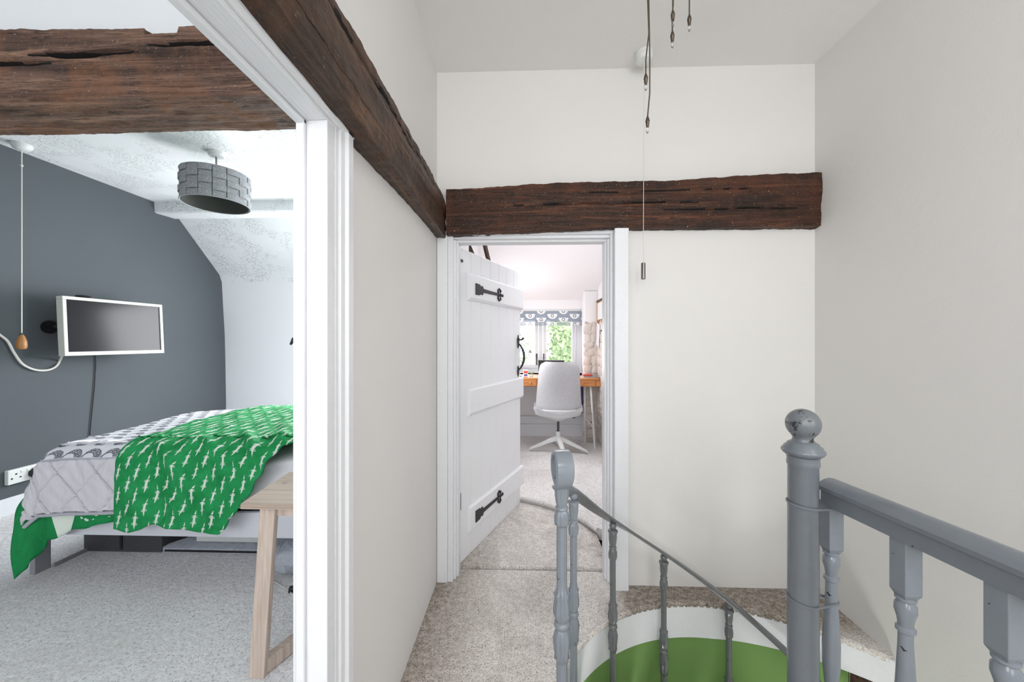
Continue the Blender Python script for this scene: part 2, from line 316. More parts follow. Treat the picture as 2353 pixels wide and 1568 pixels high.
# ------------------------------------------------------------------ mesh builder
class MB:
    def __init__(s): s.v = []; s.f = []; s.uv = None; s.fm = None
    def add(s, vs, fs):
        o = len(s.v); s.v += [Vector(x) for x in vs]; s.f += [tuple(i + o for i in f) for f in fs]; return s
    def box(s, lo, hi, rot=None, piv=None):
        (a, b, c), (d, e, f) = lo, hi
        vs = [Vector(p) for p in ((a,b,c),(d,b,c),(d,e,c),(a,e,c),(a,b,f),(d,b,f),(d,e,f),(a,e,f))]
        if rot is not None:
            pv = Vector(piv) if piv is not None else Vector(((a+d)/2, (b+e)/2, (c+f)/2))
            vs = [rot @ (x - pv) + pv for x in vs]
        return s.add(vs, [(0,3,2,1),(4,5,6,7),(0,1,5,4),(1,2,6,5),(2,3,7,6),(3,0,4,7)])
    def loft(s, rings, cap=True):
        n = len(rings[0]); vs = [p for r in rings for p in r]; fs = []
        for i in range(len(rings) - 1):
            for j in range(n):
                k = (j + 1) % n; fs.append((i*n+j, i*n+k, (i+1)*n+k, (i+1)*n+j))
        if cap: fs.append(tuple(range(n))[::-1]); fs.append(tuple((len(rings)-1)*n + j for j in range(n)))
        return s.add(vs, fs)
    def tube(s, pts, r, n=10, cap=True):
        pts = [Vector(p) for p in pts]; rings = []
        up = None
        for i, p in enumerate(pts):
            tn = (pts[min(i+1, len(pts)-1)] - pts[max(i-1, 0)]).normalized()
            if up is None:
                up = Vector((0, 0, 1)) if abs(tn.z) < .9 else Vector((1, 0, 0))
            a = tn.cross(up).normalized(); b = a.cross(tn).normalized(); up = b
            rr = r[i] if isinstance(r, (list, tuple)) else r
            rings.append([p + a * math.cos(2*PI*j/n) * rr + b * math.sin(2*PI*j/n) * rr for j in range(n)])
        return s.loft(rings, cap)
    def sweep(s, pts, prof, ups=None, cap=True, closed=False):
        """prof: list (side, up)"""
        pts = [Vector(p) for p in pts]; rings = []; N = len(pts)
        for i, p in enumerate(pts):
            if closed: tn = (pts[(i+1) % N] - pts[i-1]).normalized()
            else: tn = (pts[min(i+1, N-1)] - pts[max(i-1, 0)]).normalized()
            up = Vector(ups[i]) if ups else Vector((0, 0, 1))
            a = tn.cross(up).normalized(); b = a.cross(tn).normalized()
            rings.append([p + a * x + b * y for x, y in prof])
        return s.loft(rings, cap)
    def lathe(s, prof, c=(0, 0, 0), n=24, flute=None, amp=0.0, cap=True):
        """prof: (z, r[, flute_amp])"""
        rings = []
        for q in prof:
            z, r = q[0], q[1]; fa = q[2] if len(q) > 2 else 0; nf = q[3] if len(q) > 3 else 8
            rings.append([Vector((c[0] + math.cos(2*PI*j/n) * r * (1 + fa * math.cos(nf * 2*PI*j/n)), c[1] + math.sin(2*PI*j/n) * r * (1 + fa * math.cos(nf * 2*PI*j/n)), c[2] + z)) for j in range(n)])
        return s.loft(rings, cap)
    def sphere(s, c, r, n=20, m=12, sc=(1, 1, 1)):
        rings = []
        for i in range(1, m):
            a = PI * i / m
            rings.append([Vector((c[0] + r*sc[0]*math.sin(a)*math.cos(2*PI*j/n), c[1] + r*sc[1]*math.sin(a)*math.sin(2*PI*j/n), c[2] - r*sc[2]*math.cos(a))) for j in range(n)])
        return s.loft(rings, True)
    def prism(s, poly, z0, z1):
        """poly in XY, extruded in z"""
        tri = tessellate_polygon([[Vector((x, y, 0)) for x, y in poly]]); n = len(poly)
        vs = [(x, y, z0) for x, y in poly] + [(x, y, z1) for x, y in poly]
        fs = [tuple(t) for t in tri] + [tuple(i + n for i in t[::-1]) for t in tri] + [(i, (i+1) % n, n + (i+1) % n, n + i) for i in range(n)]
        return s.add(vs, fs)
    def xf(s, m):
        s.v = [m @ p for p in s.v]; return s
    def build(s, name, mat, parent=None, smooth=False, bevel=0, kind=None, label=None, angle=40):
        me = bpy.data.meshes.new(name); me.from_pydata([tuple(p) for p in s.v], [], s.f)
        bm = bmesh.new(); bm.from_mesh(me); bmesh.ops.recalc_face_normals(bm, faces=bm.faces); bm.to_mesh(me); bm.free()
        mats = mat if isinstance(mat, (list, tuple)) else [mat]
        for mm in mats: me.materials.append(M[mm])
        if smooth:
            me.polygons.foreach_set('use_smooth', [True] * len(me.polygons)); me.set_sharp_from_angle(angle=math.radians(angle))
        o = bpy.data.objects.new(name, me); COL.objects.link(o)
        if parent is not None: o.parent = parent
        if bevel:
            b = o.modifiers.new('edge', 'BEVEL'); b.width = bevel; b.segments = 2; b.limit_method = 'ANGLE'
        if kind: o['kind'] = kind
        if label: o['label'] = label
        return o
def empty(name, loc=(0, 0, 0), rot=(0, 0, 0)):
    o = bpy.data.objects.new(name, None); COL.objects.link(o); o.location = loc; o.rotation_euler = rot; o.empty_display_size = .1; return o
def tag(o, label, cat, group=None):
    o['label'] = label; o['category'] = cat
    if group: o['group'] = group
    return o
def struct(o): o['kind'] = 'structure'; return o
def copy_tree(o, parent=None):
    c = o.copy(); COL.objects.link(c)
    if parent is not None: c.parent = parent
    for ch in list(o.children):
        if ch is not c: copy_tree(ch, c)
    return c
def circ(r, n): return [(r * math.cos(2*PI*i/n), r * math.sin(2*PI*i/n)) for i in range(n)]

# ------------------------------------------------------------------ setting constants
XL, XR, YB, ZC = -0.484, 1.553, 2.08, 2.815
XLB = -0.546                      # bedroom side of the partition
C = Vector((0.856, 1.179, 0))     # newel / spiral centre
def Rw(th):                       # th: 0 = -X side, pi/2 = +Y, pi = +X
    k = max(0, min(1, (th - 1.9) / 0.65)); return 0.785 + 0.043 * k * k
def wellpt(th, r=None):
    r = r or Rw(th); return (C.x - r * math.cos(th), C.y + r * math.sin(th))
th_end = PI - math.asin((1.645 - C.y) / Rw(2.5))
# ---- landing floor with the stair opening
arc = [wellpt(th_end * i / 60) for i in range(61)]
def bow(o_, d=0): return o_
poly = [(XL, -4.45), (XL, YB), (-0.46, YB + .01), (-0.46, 2.196), (0.56, 2.196), (0.56, YB + .01), (XR, YB), (XR, arc[-1][1])] + arc[::-1] + [(C.x, C.y), (0.93, C.y), (0.93, 0.35), (XR, 0.35), (XR, -4.45)]
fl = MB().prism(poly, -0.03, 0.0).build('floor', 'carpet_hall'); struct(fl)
# carpet edge roll along the well
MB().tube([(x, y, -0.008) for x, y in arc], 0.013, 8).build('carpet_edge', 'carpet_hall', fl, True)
# ---- well walls
def well_band(z0, z1, r_in_off, thick, a0=0.0, a1=PI*1.0, n=72):
    mb = MB(); rings = []
    for i in range(n + 1):
        th = a0 + (a1 - a0) * i / n; r = Rw(th) + r_in_off
        p = [wellpt(th, r), wellpt(th, r + thick)]; sl_ = max(0, th - 1.7) * .058
        za_, zb_ = [z_ + (sl_ if z_ == -0.185 else 0) for z_ in (z0, z1)]
        rings.append([Vector((*p[0], za_)), Vector((*p[1], za_)), Vector((*p[1], zb_)), Vector((*p[0], zb_))])
    return mb.loft(rings)
struct(well_band(-0.185, -0.012, 0.0, 0.03, 0, th_end + .02).build('wall_stair_rim', 'white_gloss', None, True))
struct(well_band(-2.5, -0.185, 0.012, 0.03, -0.5, 2.38).build('wall_stairwell', 'green_wall', None, True))
tb = well_band(-0.42, -0.185, 0.010, 0.12, 2.385, th_end + .10, 30).build('timber_trimmer', 'mould_wood', None, True)
tag(tb, 'dark old timber curving under the white rim of the stair opening', 'beam')
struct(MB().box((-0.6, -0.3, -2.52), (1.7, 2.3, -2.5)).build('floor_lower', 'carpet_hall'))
struct(MB().box((XL, -0.3, -2.5), (XL+.02, 2.2, -0.03)).build('wall_lower_left', 'hall_wall'))
struct(MB().box((XL, -0.32, -2.5), (XR, -0.3, -0.03)).build('wall_lower_front', 'hall_wall'))
# ---- landing walls
wr = struct(MB().box((XR, -4.45, -2.5), (XR+.1, YB+.12, ZC)).build('wall_right', 'hall_wall'))
# baseboard moulding line that runs down beside the stair
MB().box((XR-.008, 0.2, -0.20), (XR, 1.42, -0.185)).build('baseboard_cap', 'white_gloss', wr)
wb = MB()
wb.box((0.50, YB, -0.02), (XR, YB+.12, ZC)).box((XL, YB, 1.93), (0.50, YB+.12, ZC)).box((XL, YB, -0.02), (-0.40, YB+.12, 1.93))
struct(wb.build('wall_back', 'hall_wall'))
wl = MB()
wl.box((XLB, .90, -0.02), (XL, YB+.12, ZC)).box((XLB, -4.45, -0.02), (XL, 0.13, ZC)).box((XLB, .13, 1.875), (XL, .90, ZC))
struct(wl.build('wall_left', 'hall_wall'))
struct(MB().box((XL, -4.55, -0.02), (XR, -4.45, ZC)).build('wall_front', 'hall_wall'))
struct(MB().box((XL-.06, -4.55, ZC), (XR+.1, YB+.12, ZC+.08)).build('ceiling', 'hall_ceiling'))
# frames set around lights placed at the walls
def window_frame_box(name, lo, hi, axis):
    f = MB(); (a, b, c), (d, e, g) = lo, hi; t_ = .05
    if axis == 'y':
        f.box((a, b, c), (a+t_, e, g)).box((d-t_, b, c), (d, e, g)).box((a+t_, b, c), (d-t_, e, c+t_)).box((a+t_, b, g-t_), (d-t_, e, g))
    return struct(f.build(name, 'white_gloss'))
window_frame_box('hall_fill_frame', (-0.42, -4.45, 0.86), (1.44, -4.38, 2.54), 'y')  # invented frame round the landing fill; wall behind is solid

# ================================================================== beams
def beam(name, axis, a0, a1, prof, mat, n=220, m=56, amp=0.010, seed=0.0, cracks=(), notch=None, taper=None):
    """prof: polygon corners (u,v) of the section; axis 0: along X (u=Y, v=Z); axis 1: along Y (u=X, v=Z)"""
    flags = []; per = []; L = []; P = [Vector(p) for p in prof]
    tot = sum((P[(i+1) % len(P)] - P[i]).length for i in range(len(P)))
    for i in range(len(P)):
        a, b = P[i], P[(i+1) % len(P)]; k = max(1, round((b - a).length / tot * m))
        for j in range(k): per.append(a.lerp(b, j / k))
    # round the corners slightly
    sm = [(per[i-1] + per[i] * 2 + per[(i+1) % len(per)]) / 4 for i in range(len(per))]
    cen = sum(P, Vector((0, 0))) / len(P); rings = []
    for i in range(n + 1):
        s_ = a0 + (a1 - a0) * i / n; ring = []
        for qi, q in enumerate(sm):
            u, v = q
            if taper: u, v = taper(s_, u, v)
            qa, qb = sm[qi - 3], sm[(qi + 3) % len(sm)]; tg_ = (qb - qa).normalized(); dn = Vector((tg_[1], -tg_[0]))
            if dn.dot(Vector((q[0] - cen[0], q[1] - cen[1]))) < 0: dn = -dn
            pt = Vector((s_ * 1.6, u * 14, v * 14 + seed))
            h = noise.noise(pt) * amp + noise.noise(Vector((s_ * 14, u * 30 + seed, v * 30))) * amp * .45 + noise.noise(Vector((s_ * 45, u * 50 + seed, v * 50))) * amp * .25
            fg = 0
            for (side, c0, c1, vc, wd, dp, sl) in cracks:
                if c0 < s_ < c1 and ((side == 'u' and abs(dn[0]) > .6) or side == 'v'):
                    k = math.sin(PI * (s_ - c0) / (c1 - c0)); vv = vc + sl * (s_ - c0) + 0.007 * noise.noise(Vector((s_ * 4.3, vc * 10, 0)))
                    dd = abs((v if side == 'u' else u) - vv)
                    if dd < wd: h -= dp * k * (1 - dd / wd)
                    if dd < wd * .60 * k and (dp > .012 or dd < wd * .22): fg = 1
            flags.append(fg)
            u2, v2 = u + dn[0] * h, v + dn[1] * h
            if notch:
                for (n0, n1, vz) in notch:
                    if n0 < s_ < n1 and v2 > vz: v2 = vz
            ring.append(Vector((s_, u2, v2)) if axis == 0 else Vector((u2, s_, v2)))
        rings.append(ring)
    o = MB().loft(rings).build(name, [mat, 'beam_crack'], None, True, angle=70)
    for pg in o.data.polygons:
        if len(pg.vertices) == 4 and sum(flags[v_] for v_ in pg.vertices) >= 2: pg.material_index = 1
    return o
def tap(s_, u, v):
    k = max(0, min(1, (s_ - .6) / 1.4))
    if u > -.47: u += .030 * (1 - k)
    return u, v + ((.018 * (k - 1)) if v < 1.97 else -.045 * (1 - k)) + 0.004 * math.sin(s_ * 5)
bl = beam('timber_beam', 1, -1.6, YB, [(-0.50, 1.900), (-0.435, 1.898), (-0.430, 2.06), (-0.445, 2.14), (-0.50, 2.15)], 'beam_hall', 520, 130, 0.009, 3.0,
          cracks=[('u', .2, 1.9, 2.045, .010, .016, 0.015), ('u', -.3, .9, 2.08, .008, .012, -0.01), ('u', 1.2, 2.1, 2.09, .006, .012, 0.0)], taper=tap)
tag(bl, 'dark oak beam running along the landing wall over the bedroom doorway', 'beam')
def tap2(s_, u, v):
    k = (s_ + .43) / 2.0
    if v > 2.05: v += 0.052 * k - 0.012 + .006 * math.sin(s_ * 6)
    else: v += 0.028 * k + .006 * math.sin(s_ * 3)
    return u, v
bb = beam('timber_beam', 0, -0.425, XR + .004, [(2.035, 1.91), (2.10, 1.91), (2.10, 2.17), (2.035, 2.17)], 'beam_back', 420, 120, 0.009, 11.0,
          cracks=[('u', -.1, 1.0, 2.06, .006, .012, .01), ('u', .7, 1.5, 2.03, .006, .012, .0), ('u', .2, .9, 2.12, .006, .008, .02), ('u', 0.9, 1.5, 2.13, .005, .008, .01)], taper=tap2)
tag(bb, 'dark stained oak beam across the end wall above the office doorway', 'beam')
y1 = 1.257
bz0, bz1 = 2.165, 2.412
pA, pB = atY(330, 100, y1), atY(408, 100, y1)
b3 = beam('timber_beam', 0, -3.95, XLB, [(y1, bz0), (y1 + .20, bz0 - .005), (y1 + .20, bz1), (y1, bz1)], 'beam_bed', 900, 250, 0.008, 21.0,
          cracks=[('u', atY(40, 0, y1).x, atY(330, 0, y1).x, atY(150, 121, y1).z, .012, .035, .012), ('u', -2.4, atY(150, 0, y1).x, atY(60, 145, y1).z, .012, .035, .0),
                  ('u', atY(330, 0, y1).x, atY(560, 0, y1).x, atY(440, 97, y1).z, .010, .03, .0), ('u', atY(110, 0, y1).x, atY(230, 0, y1).x, atY(170, 127, y1).z, .007, .02, 0.0)],
          notch=[(pA.x, pB.x, atY(370, 78, y1).z)])
tag(b3, 'weathered brown oak beam with a notched top crossing the bedroom ceiling', 'beam')
struct(MB().box((-3.95, y1 + .045, bz1 - .03), (XLB, y1 + .16, ZC)).build('wall_bedroom_bulkhead', 'bed_wall'))

# ================================================================== bedroom shell
BX, BY = -3.95, 4.82
fb = MB().box((BX, -2.5, -0.03), (XLB, BY+.1, 0.0)).build('floor_bedroom', 'carpet_bed'); struct(fb)
struct(MB().box((XLB, .13, -.03), (XL, .89, .0)).build('floor_threshold', 'carpet_bed'))
struct(MB().box((BX-.1, -2.5, -0.02), (BX, BY+.1, ZC)).build('wall_bedroom_left', 'dark_wall'))
# far wall with gentle bow
rings = []
prof = [(BY+.045, 0), (BY+.055, .5), (BY+.05, 1.0), (BY+.045, 1.4), (BY+.02, 1.8), (BY, 2.1), (BY-.04, 2.19), (4.19, 2.735), (4.17, 2.76), (4.17, 2.9), (5.0, 2.9), (5.0, 0)]
for i in range(13):
    x = BX + (XLB - BX) * i / 12
    rings.append([Vector((x, y + .008 * math.sin(x * 3 + z * 2), z)) for y, z in prof])
wbk = struct(MB().loft(rings).build('wall_bedroom_back', ['bed_ceiling', 'bed_wall'], None, True, angle=20))
for pg in wbk.data.polygons:
    if pg.center.z < 2.12: pg.material_index = 1
struct(MB().box((BX, -2.6, 0), (XLB, -2.5, ZC)).build('wall_bedroom_front', 'bed_wall'))
struct(MB().box((BX-.1, -2.6, ZC), (XLB, 5.0, ZC+.08)).build('ceiling_bedroom', 'bed_ceiling'))
wbm = MB(); rings = []
for i in range(40):
    x = BX + (XLB - BX) * i / 39; dz = .004 * math.sin(x * 4)
    rings.append([Vector((x, 3.91, ZC)), Vector((x, 3.915, 2.712 + dz)), Vector((x, 3.93, 2.70 + dz)), Vector((x, 4.15, 2.71 + dz)), Vector((x, 4.19, 2.74)), Vector((x, 4.19, ZC))])
tag(wbm.loft(rings).build('ceiling_beam', 'bed_ceiling', None, True, angle=30), 'white plastered beam crossing the bedroom ceiling beyond the felt lampshade', 'beam')
struct(MB().prism([(BX, -2.5), (BX+.012, -2.5), (BX+.012, BY+.04), (BX, BY+.04)], 0, .13).build('baseboard_bedroom_left', 'white_gloss'))
struct(MB().box((BX+.012, BY+.02, 0), (XLB, BY+.045, .12)).build('baseboard_bedroom_back', 'white_gloss'))
window_frame_box('window_2', (-2.46, BY-.06, 0.88), (-1.34, BY+.0, 2.02), 'y')
window_frame_box('bedroom_fill_frame', (-3.24, -2.5, 0.82), (-0.96, -2.43, 2.38), 'y')  # frame added around the near bedroom fill, unseen

# ================================================================== bedroom doorway (left)
YJ = .89; ZH = 1.858
jm = MB().box((XLB+.006, YJ, 0), (-.472, YJ+.036, ZH+.03)).build('trim_1', 'white_gloss', None, False, .003); struct(jm)
MB().box((XLB+.004, YJ-.012, 0), (XLB+.024, YJ+.0, ZH)).build('door_stop', 'white_gloss', jm, False, .003)
def arch_profile(w, p):   # (along, out) moulded board
    return [(0, 0), (w, 0), (w, p*.75), (w*.93, p), (w*.60, p), (w*.52, p*.72), (w*.30, p*.66), (w*.22, p*.42), (w*.10, p*.40), (w*.06, p*.55), (0, p*.5)]
pr = arch_profile(.078, .026)
MB().prism([(XL + o_, YJ + .036 + a_) for a_, o_ in pr], 0, 1.882).build('architrave', 'white_gloss', jm, True, angle=25)
# head
hd = MB().box((XLB+.006, .13, ZH), (-.472, YJ, ZH+.020)).build('trim_2', 'header', None, False, .003); struct(hd)
MB().box((XLB+.004, .13, ZH-.012), (XLB+.024, YJ, ZH)).build('door_stop', 'header', hd, False, .003)
q = MB(); rings = [[Vector((XL + o_, y, ZH + .002 + a_ * .28)) for a_, o_ in pr] for y in (.05, YJ + .114)]
q.loft(rings).build('architrave', 'header', hd, True, angle=25)
MB().box((XLB+.006, .09, 0), (-.472, .13, ZH+.036)).build('trim_3', 'white_gloss', None, False, .003); struct(bpy.data.objects['trim_3'])
# bedroom door leaf standing open behind the jamb
def plank_door(name, L, Hh, mat='door_white', planks=7, ledges=((.15, .315), (.868, 1.035), (1.58, 1.748)), lx=(.07, None), ymirror=1, hinge=True):
    root = empty(name); root['kind'] = 'structure'
    ws = L / planks
    for i in range(planks):
        MB().box((i*ws + .0012, 0, 0.01), ((i+1)*ws - .0012, .024, Hh)).build('plank', mat, root, False, .0035)
    for a, b in ledges:
        lo = MB()
        x0 = lx[0]; x1 = L + .012
        sec = [(-.024, a+.018), (-.008, a), (0.0, a), (0.0, b), (-.012, b), (-.024, b-.010)]
        lo.loft([[Vector((x0, y, z)) for y, z in sec], [Vector((x1, y, z)) for y, z in sec]]).build('ledge', mat, root, False, .002)
    return root
def latch_handle(root, x, z, s=1.0, mat='green_iron'):
    h = MB(); y = -.002
    def plate(zc, hh, ww):
        pts = [(0, -hh), (ww*.6, -hh*.6), (ww*.45, -hh*.35), (ww, 0), (ww*.7, hh*.5), (ww*.25, hh*.7), (0, hh), (-ww*.25, hh*.7), (-ww*.7, hh*.5), (-ww, 0), (-ww*.45, -hh*.35), (-ww*.6, -hh*.6)]
        h.loft([[Vector((x + a, y, zc + b)) for a, b in pts], [Vector((x + a, y - .006, zc + b)) for a, b in pts]])
    plate(z + .115*s, .055, .020); plate(z - .135*s, -.045, .018)
    pts = []; rr = []
    for i in range(15):
        t_ = i / 14; pts.append((x, y - .004 - .05 * math.sin(PI * t_) ** .7, z + .10*s - .225 * s * t_)); rr.append(.006 + .0035 * math.sin(PI * t_))
    h.tube(pts, rr, 10)
    hb = h.build('handle', mat, root, True)
    MB().tube([(x, y - .004, z + .135*s), (x, y - .03, z + .13*s), (x, y - .05, z + .145*s)], [.006, .007, .010], 8).build('thumb_latch', mat, hb, True)
    return hb
ang_dir = math.atan2(1, -(692 - CX) / F * -1 - 0) if False else None
r_ = (CX - 691) / F
dirv = Vector((-(r_ * cs + sn), (cs - r_ * sn), 0)).normalized()
angl = math.atan2(dirv.y, dirv.x)
hinge = Vector((XLB - .012, YJ + .05, 0))
dleaf = plank_door('door_1', .72, 1.86, planks=6)
dleaf.location = hinge; dleaf.rotation_euler = (0, 0, angl - math.radians(3.0))
# the latch on the room face of this leaf (+y side)
lt = MB(); xl = .66
lt.box((xl-.018, .024, 1.275), (xl+.018, .030, 1.40)); lt.sphere((xl, .029, 1.415), .018, 10, 6, (1, .4, 1)); lt.sphere((xl, .029, 1.26), .018, 10, 6, (1, .4, 1))
lo_ = lt.build('latch_plate', 'black_iron', dleaf, True)
MB().tube([(xl, .03, 1.325), (xl, .048, 1.322), (xl, .058, 1.335), (xl, .066, 1.338), (xl, .078, 1.315)], [.007, .009, .007, .009, .004], 10).build('thumb_lever', 'black_iron', lo_, True)

# ================================================================== office doorway (end wall)
YF = YB
pl = lambda px, py, Y: atY(px, py, Y)
# left corner board
xa, xb = XL + .002, atY(1028, 900, YF - .012).x
zt = atY(1010, 533, YF).z
t4 = MB().box((xa, YF - .014, 0), (xb, YF + .02, zt)).build('trim_4', 'white_gloss', None, False, .003); struct(t4)
# right board (stands proud)
xc_, xd_ = atY(1413, 900, YF - .05).x, atY(1445, 900, YF - .05).x
t5 = MB().box((xc_, YF - .05, 0), (xd_, YF + .02, atY(1430, 522, YF - .05).z - .004)).build('trim_5', 'white_gloss', None, False, .003); struct(t5)
# frame
xi0, xi1 = -0.375, 0.445       # inner faces near front
zin = 1.885
fr = MB().box((xb, YF - .006, 0), (xi0 - .020, YF + .06, zin + .03)).build('trim_6', 'white_gloss', None, False, .003); struct(fr)
MB().box((xi0 - .024, YF + .02, 0), (xi0 - .008, YF + .10, zin + .01)).build('door_stop', 'white_gloss', fr, False, .003)
MB().box((xi0 - .03, YF + .045, 0), (xi0 + .002, YF + .115, zin)).build('door_lining', 'white_gloss', fr, False, .003)
fr2 = MB().box((xi1 + .020, YF - .006, 0), (xc_, YF + .06, zin + .03)).build('trim_7', 'white_gloss', None, False, .003); struct(fr2)
MB().box((xi1 + .010, YF + .02, 0), (xi1 + .026, YF + .10, zin + .01)).build('door_stop', 'white_gloss', fr2, False, .003)
MB().box((xi1 - .0, YF + .045, 0), (xi1 + .03, YF + .115, zin)).build('door_lining', 'white_gloss', fr2, False, .003)
fh = MB().box((xb, YF - .010, zin + .028), (xc_, YF + .06, zin + .055)).build('trim_8', 'white_gloss', None, False, .003); struct(fh)
MB().box((xi0 - .024, YF + .012, zin + .012), (xi1 + .026, YF + .10, zin + .029)).build('door_stop', 'white_gloss', fh, False, .003)
MB().box((xi0 - .03, YF + .045, zin), (xi1 + .03, YF + .115, zin + .03)).build('door_lining', 'white_gloss', fh, False, .003)
# the door leaf
hx = Vector((-0.385, 2.225, 0.0)); fe = Vector((-0.035, 3.09, 0)); dv = fe - hx; DL = dv.length
d2 = plank_door('door_2', DL, 1.885, planks=7, lx=(.09, None)); d2.location = hx; d2.rotation_euler = (0, 0, math.atan2(dv.y, dv.x))
def strap_hinge(root, x, z, L):
    y = -.024; s = MB(); th = -.006
    def pl_(pts):
        s.loft([[Vector((x + a, y, z + b)) for a, b in pts], [Vector((x + a, y + th, z + b)) for a, b in pts]])
    pl_([(0, -.036), (.05, -.034), (.065, -.022), (.085, -.030), (.10, -.012), (L*.82, -.009), (L*.82, .009), (.10, .012), (.085, .030), (.065, .022), (.05, .034), (0, .036)])
    for sg in (1, -1):
        s.tube([(x + L*.80, y - .004, z + sg*.006), (x + L*.78, y - .004, z + sg*.028), (x + L*.83, y - .004, z + sg*.040), (x + L*.89, y - .004, z + sg*.030), (x + L*.87, y - .004, z + sg*.018)], [.007, .007, .008, .007, .006], 8)
    s.sphere((x + L*.88, y - .004, z), .014, 10, 6, (1, .5, 1)); s.sphere((x + L*.96, y - .004, z), .012, 10, 6, (1.4, .5, 1))
    return s.build('strap_hinge', 'black_iron', root, True)
sh1 = strap_hinge(d2, .15, 1.655, .40); sh2 = strap_hinge(d2, .15, .232, .40)
latch_handle(d2, DL - .055, 1.215, .95)
MB().box((-.010, -.008, .33), (.006, .0, .43)).build('hinge_knuckle', 'black_iron', d2)
MB().box((-.010, -.008, 1.80), (.03, .0, 1.815)).build('hinge_bracket', 'black_iron', d2)

# ================================================================== office shell
OXR, OY = 0.93, 5.10
hgx, hgy = hx.x, hx.y
RA = .96
arcp = []
a_end = math.acos((0.50 - hgx) / RA)
for i in range(31):
    a = math.radians(84) + (a_end - math.radians(84)) * i / 30; arcp.append((hgx + RA * math.cos(a), hgy + RA * math.sin(a)))
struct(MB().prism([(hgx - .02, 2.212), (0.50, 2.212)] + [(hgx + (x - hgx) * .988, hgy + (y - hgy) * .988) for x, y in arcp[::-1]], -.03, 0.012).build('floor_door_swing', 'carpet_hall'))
struct(MB().box((XL, 2.0, -.10), (OXR, 5.2, -.04)).build('floor_joist_deck', 'beam_crack'))
fo = MB().prism(arcp + [(OXR, 2.25), (OXR, OY + .4), (XL, OY + .4), (XL, 2.95)] , -.02, .055).build('floor_office', 'carpet_office'); struct(fo)
MB().tube([(x, y, .040) for x, y in arcp], .018, 8).build('carpet_edge', 'carpet_office', fo, True)
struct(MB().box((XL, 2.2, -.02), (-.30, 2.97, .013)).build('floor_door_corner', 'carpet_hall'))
struct(MB().box((OXR, 2.2, 0), (OXR+.1, 5.6, 3.0)).build('wall_office_right', 'office_wall'))
struct(MB().box((XLB, 2.2, 0), (XL, 5.6, 3.0)).build('wall_office_left', 'office_wall'))
struct(MB().box((.47, 2.2, 0), (OXR, 2.22, 3.0)).build('wall_office_front', 'office_wall'))
struct(MB().box((XL, 2.2, 1.93), (.47, 2.22, 3.0)).build('wall_office_over_door', 'office_wall'))
rings = []
for i in range(9):
    x = XL + (OXR - XL) * i / 8
    rings.append([Vector((x, 2.2, 2.95)), Vector((x, 5.12, 1.875)), Vector((x, 5.12, 1.95)), Vector((x, 2.2, 3.03))])
struct(MB().loft(rings).build('ceiling_office', 'office_wall'))
WX0, WX1, WZ0, WZ1 = -.36, .80, .90, 1.76
wo = MB().box((XL, OY, 0), (WX0, OY+.36, 2.0)).box((WX1, OY, 0), (OXR, OY+.36, 2.0)).box((WX0, OY, 0), (WX1, OY+.36, WZ0)).box((WX0, OY, WZ1), (WX1, OY+.36, 2.0))
struct(wo.build('wall_office_back', 'office_wall'))
struct(MB().box((XL, OY-.03, .055), (OXR, OY, .22)).box((XL, OY-.02, .22), (OXR, OY, .30)).box((XL, OY-.035, .30), (OXR, OY, .325)).build('baseboard_office_back', 'white_gloss', None, False, .004))
# pier on the window's right
struct(MB().prism([(.755, 4.85), (OXR, 4.85), (OXR, OY), (.765, OY)], 0, 1.97).build('wall_office_pier', 'office_wall', None, False, .01))
# rubble stones exposed on pier and side wall
def stone(parent, c, sz, seed):
    vs = MB(); rings = []; n = 14; m = 9
    for i in range(1, m):
        a = PI * i / m
        ring = []
        for j in range(n):
            d = Vector((math.sin(a) * math.cos(2*PI*j/n), math.sin(a) * math.sin(2*PI*j/n), -math.cos(a)))
            p = Vector([math.copysign(abs(k) ** .8, k) for k in d]); k = 1.05 + .42 * noise.noise(d * 1.6 + Vector((seed, 0, 0))) + .22 * noise.noise(d * 5 + Vector((seed, 7, 0)))
            ring.append(Vector((c[0] + p.x*sz[0]*k, c[1] + p.y*sz[1]*k, c[2] + p.z*sz[2]*k)))
        rings.append(ring)
    vs.loft(rings).build('stone', 'stone', parent, True, angle=45)
rnd = random.Random(5)
stw = MB().box((.775, 4.84, .06), (OXR, 4.852, 1.47)).build('stone_wall', 'stone')
struct(stw)
z = .10
while z < 1.50:
    hh = rnd.uniform(.035, .07); x = .765
    while x < OXR + .0:
        wd = rnd.uniform(.03, .065); stone(stw, (x + wd, 4.845, z + hh), (wd*1.2, .022, hh*1.2), rnd.random()*50); x += wd*2
    y = 4.80
    while y > 4.1:
        wd = rnd.uniform(.04, .09); stone(stw, (OXR + .0, y - wd, z + hh), (.022, wd*1.2, hh*1.2), rnd.random()*50); y -= wd*2
    z += hh * 2
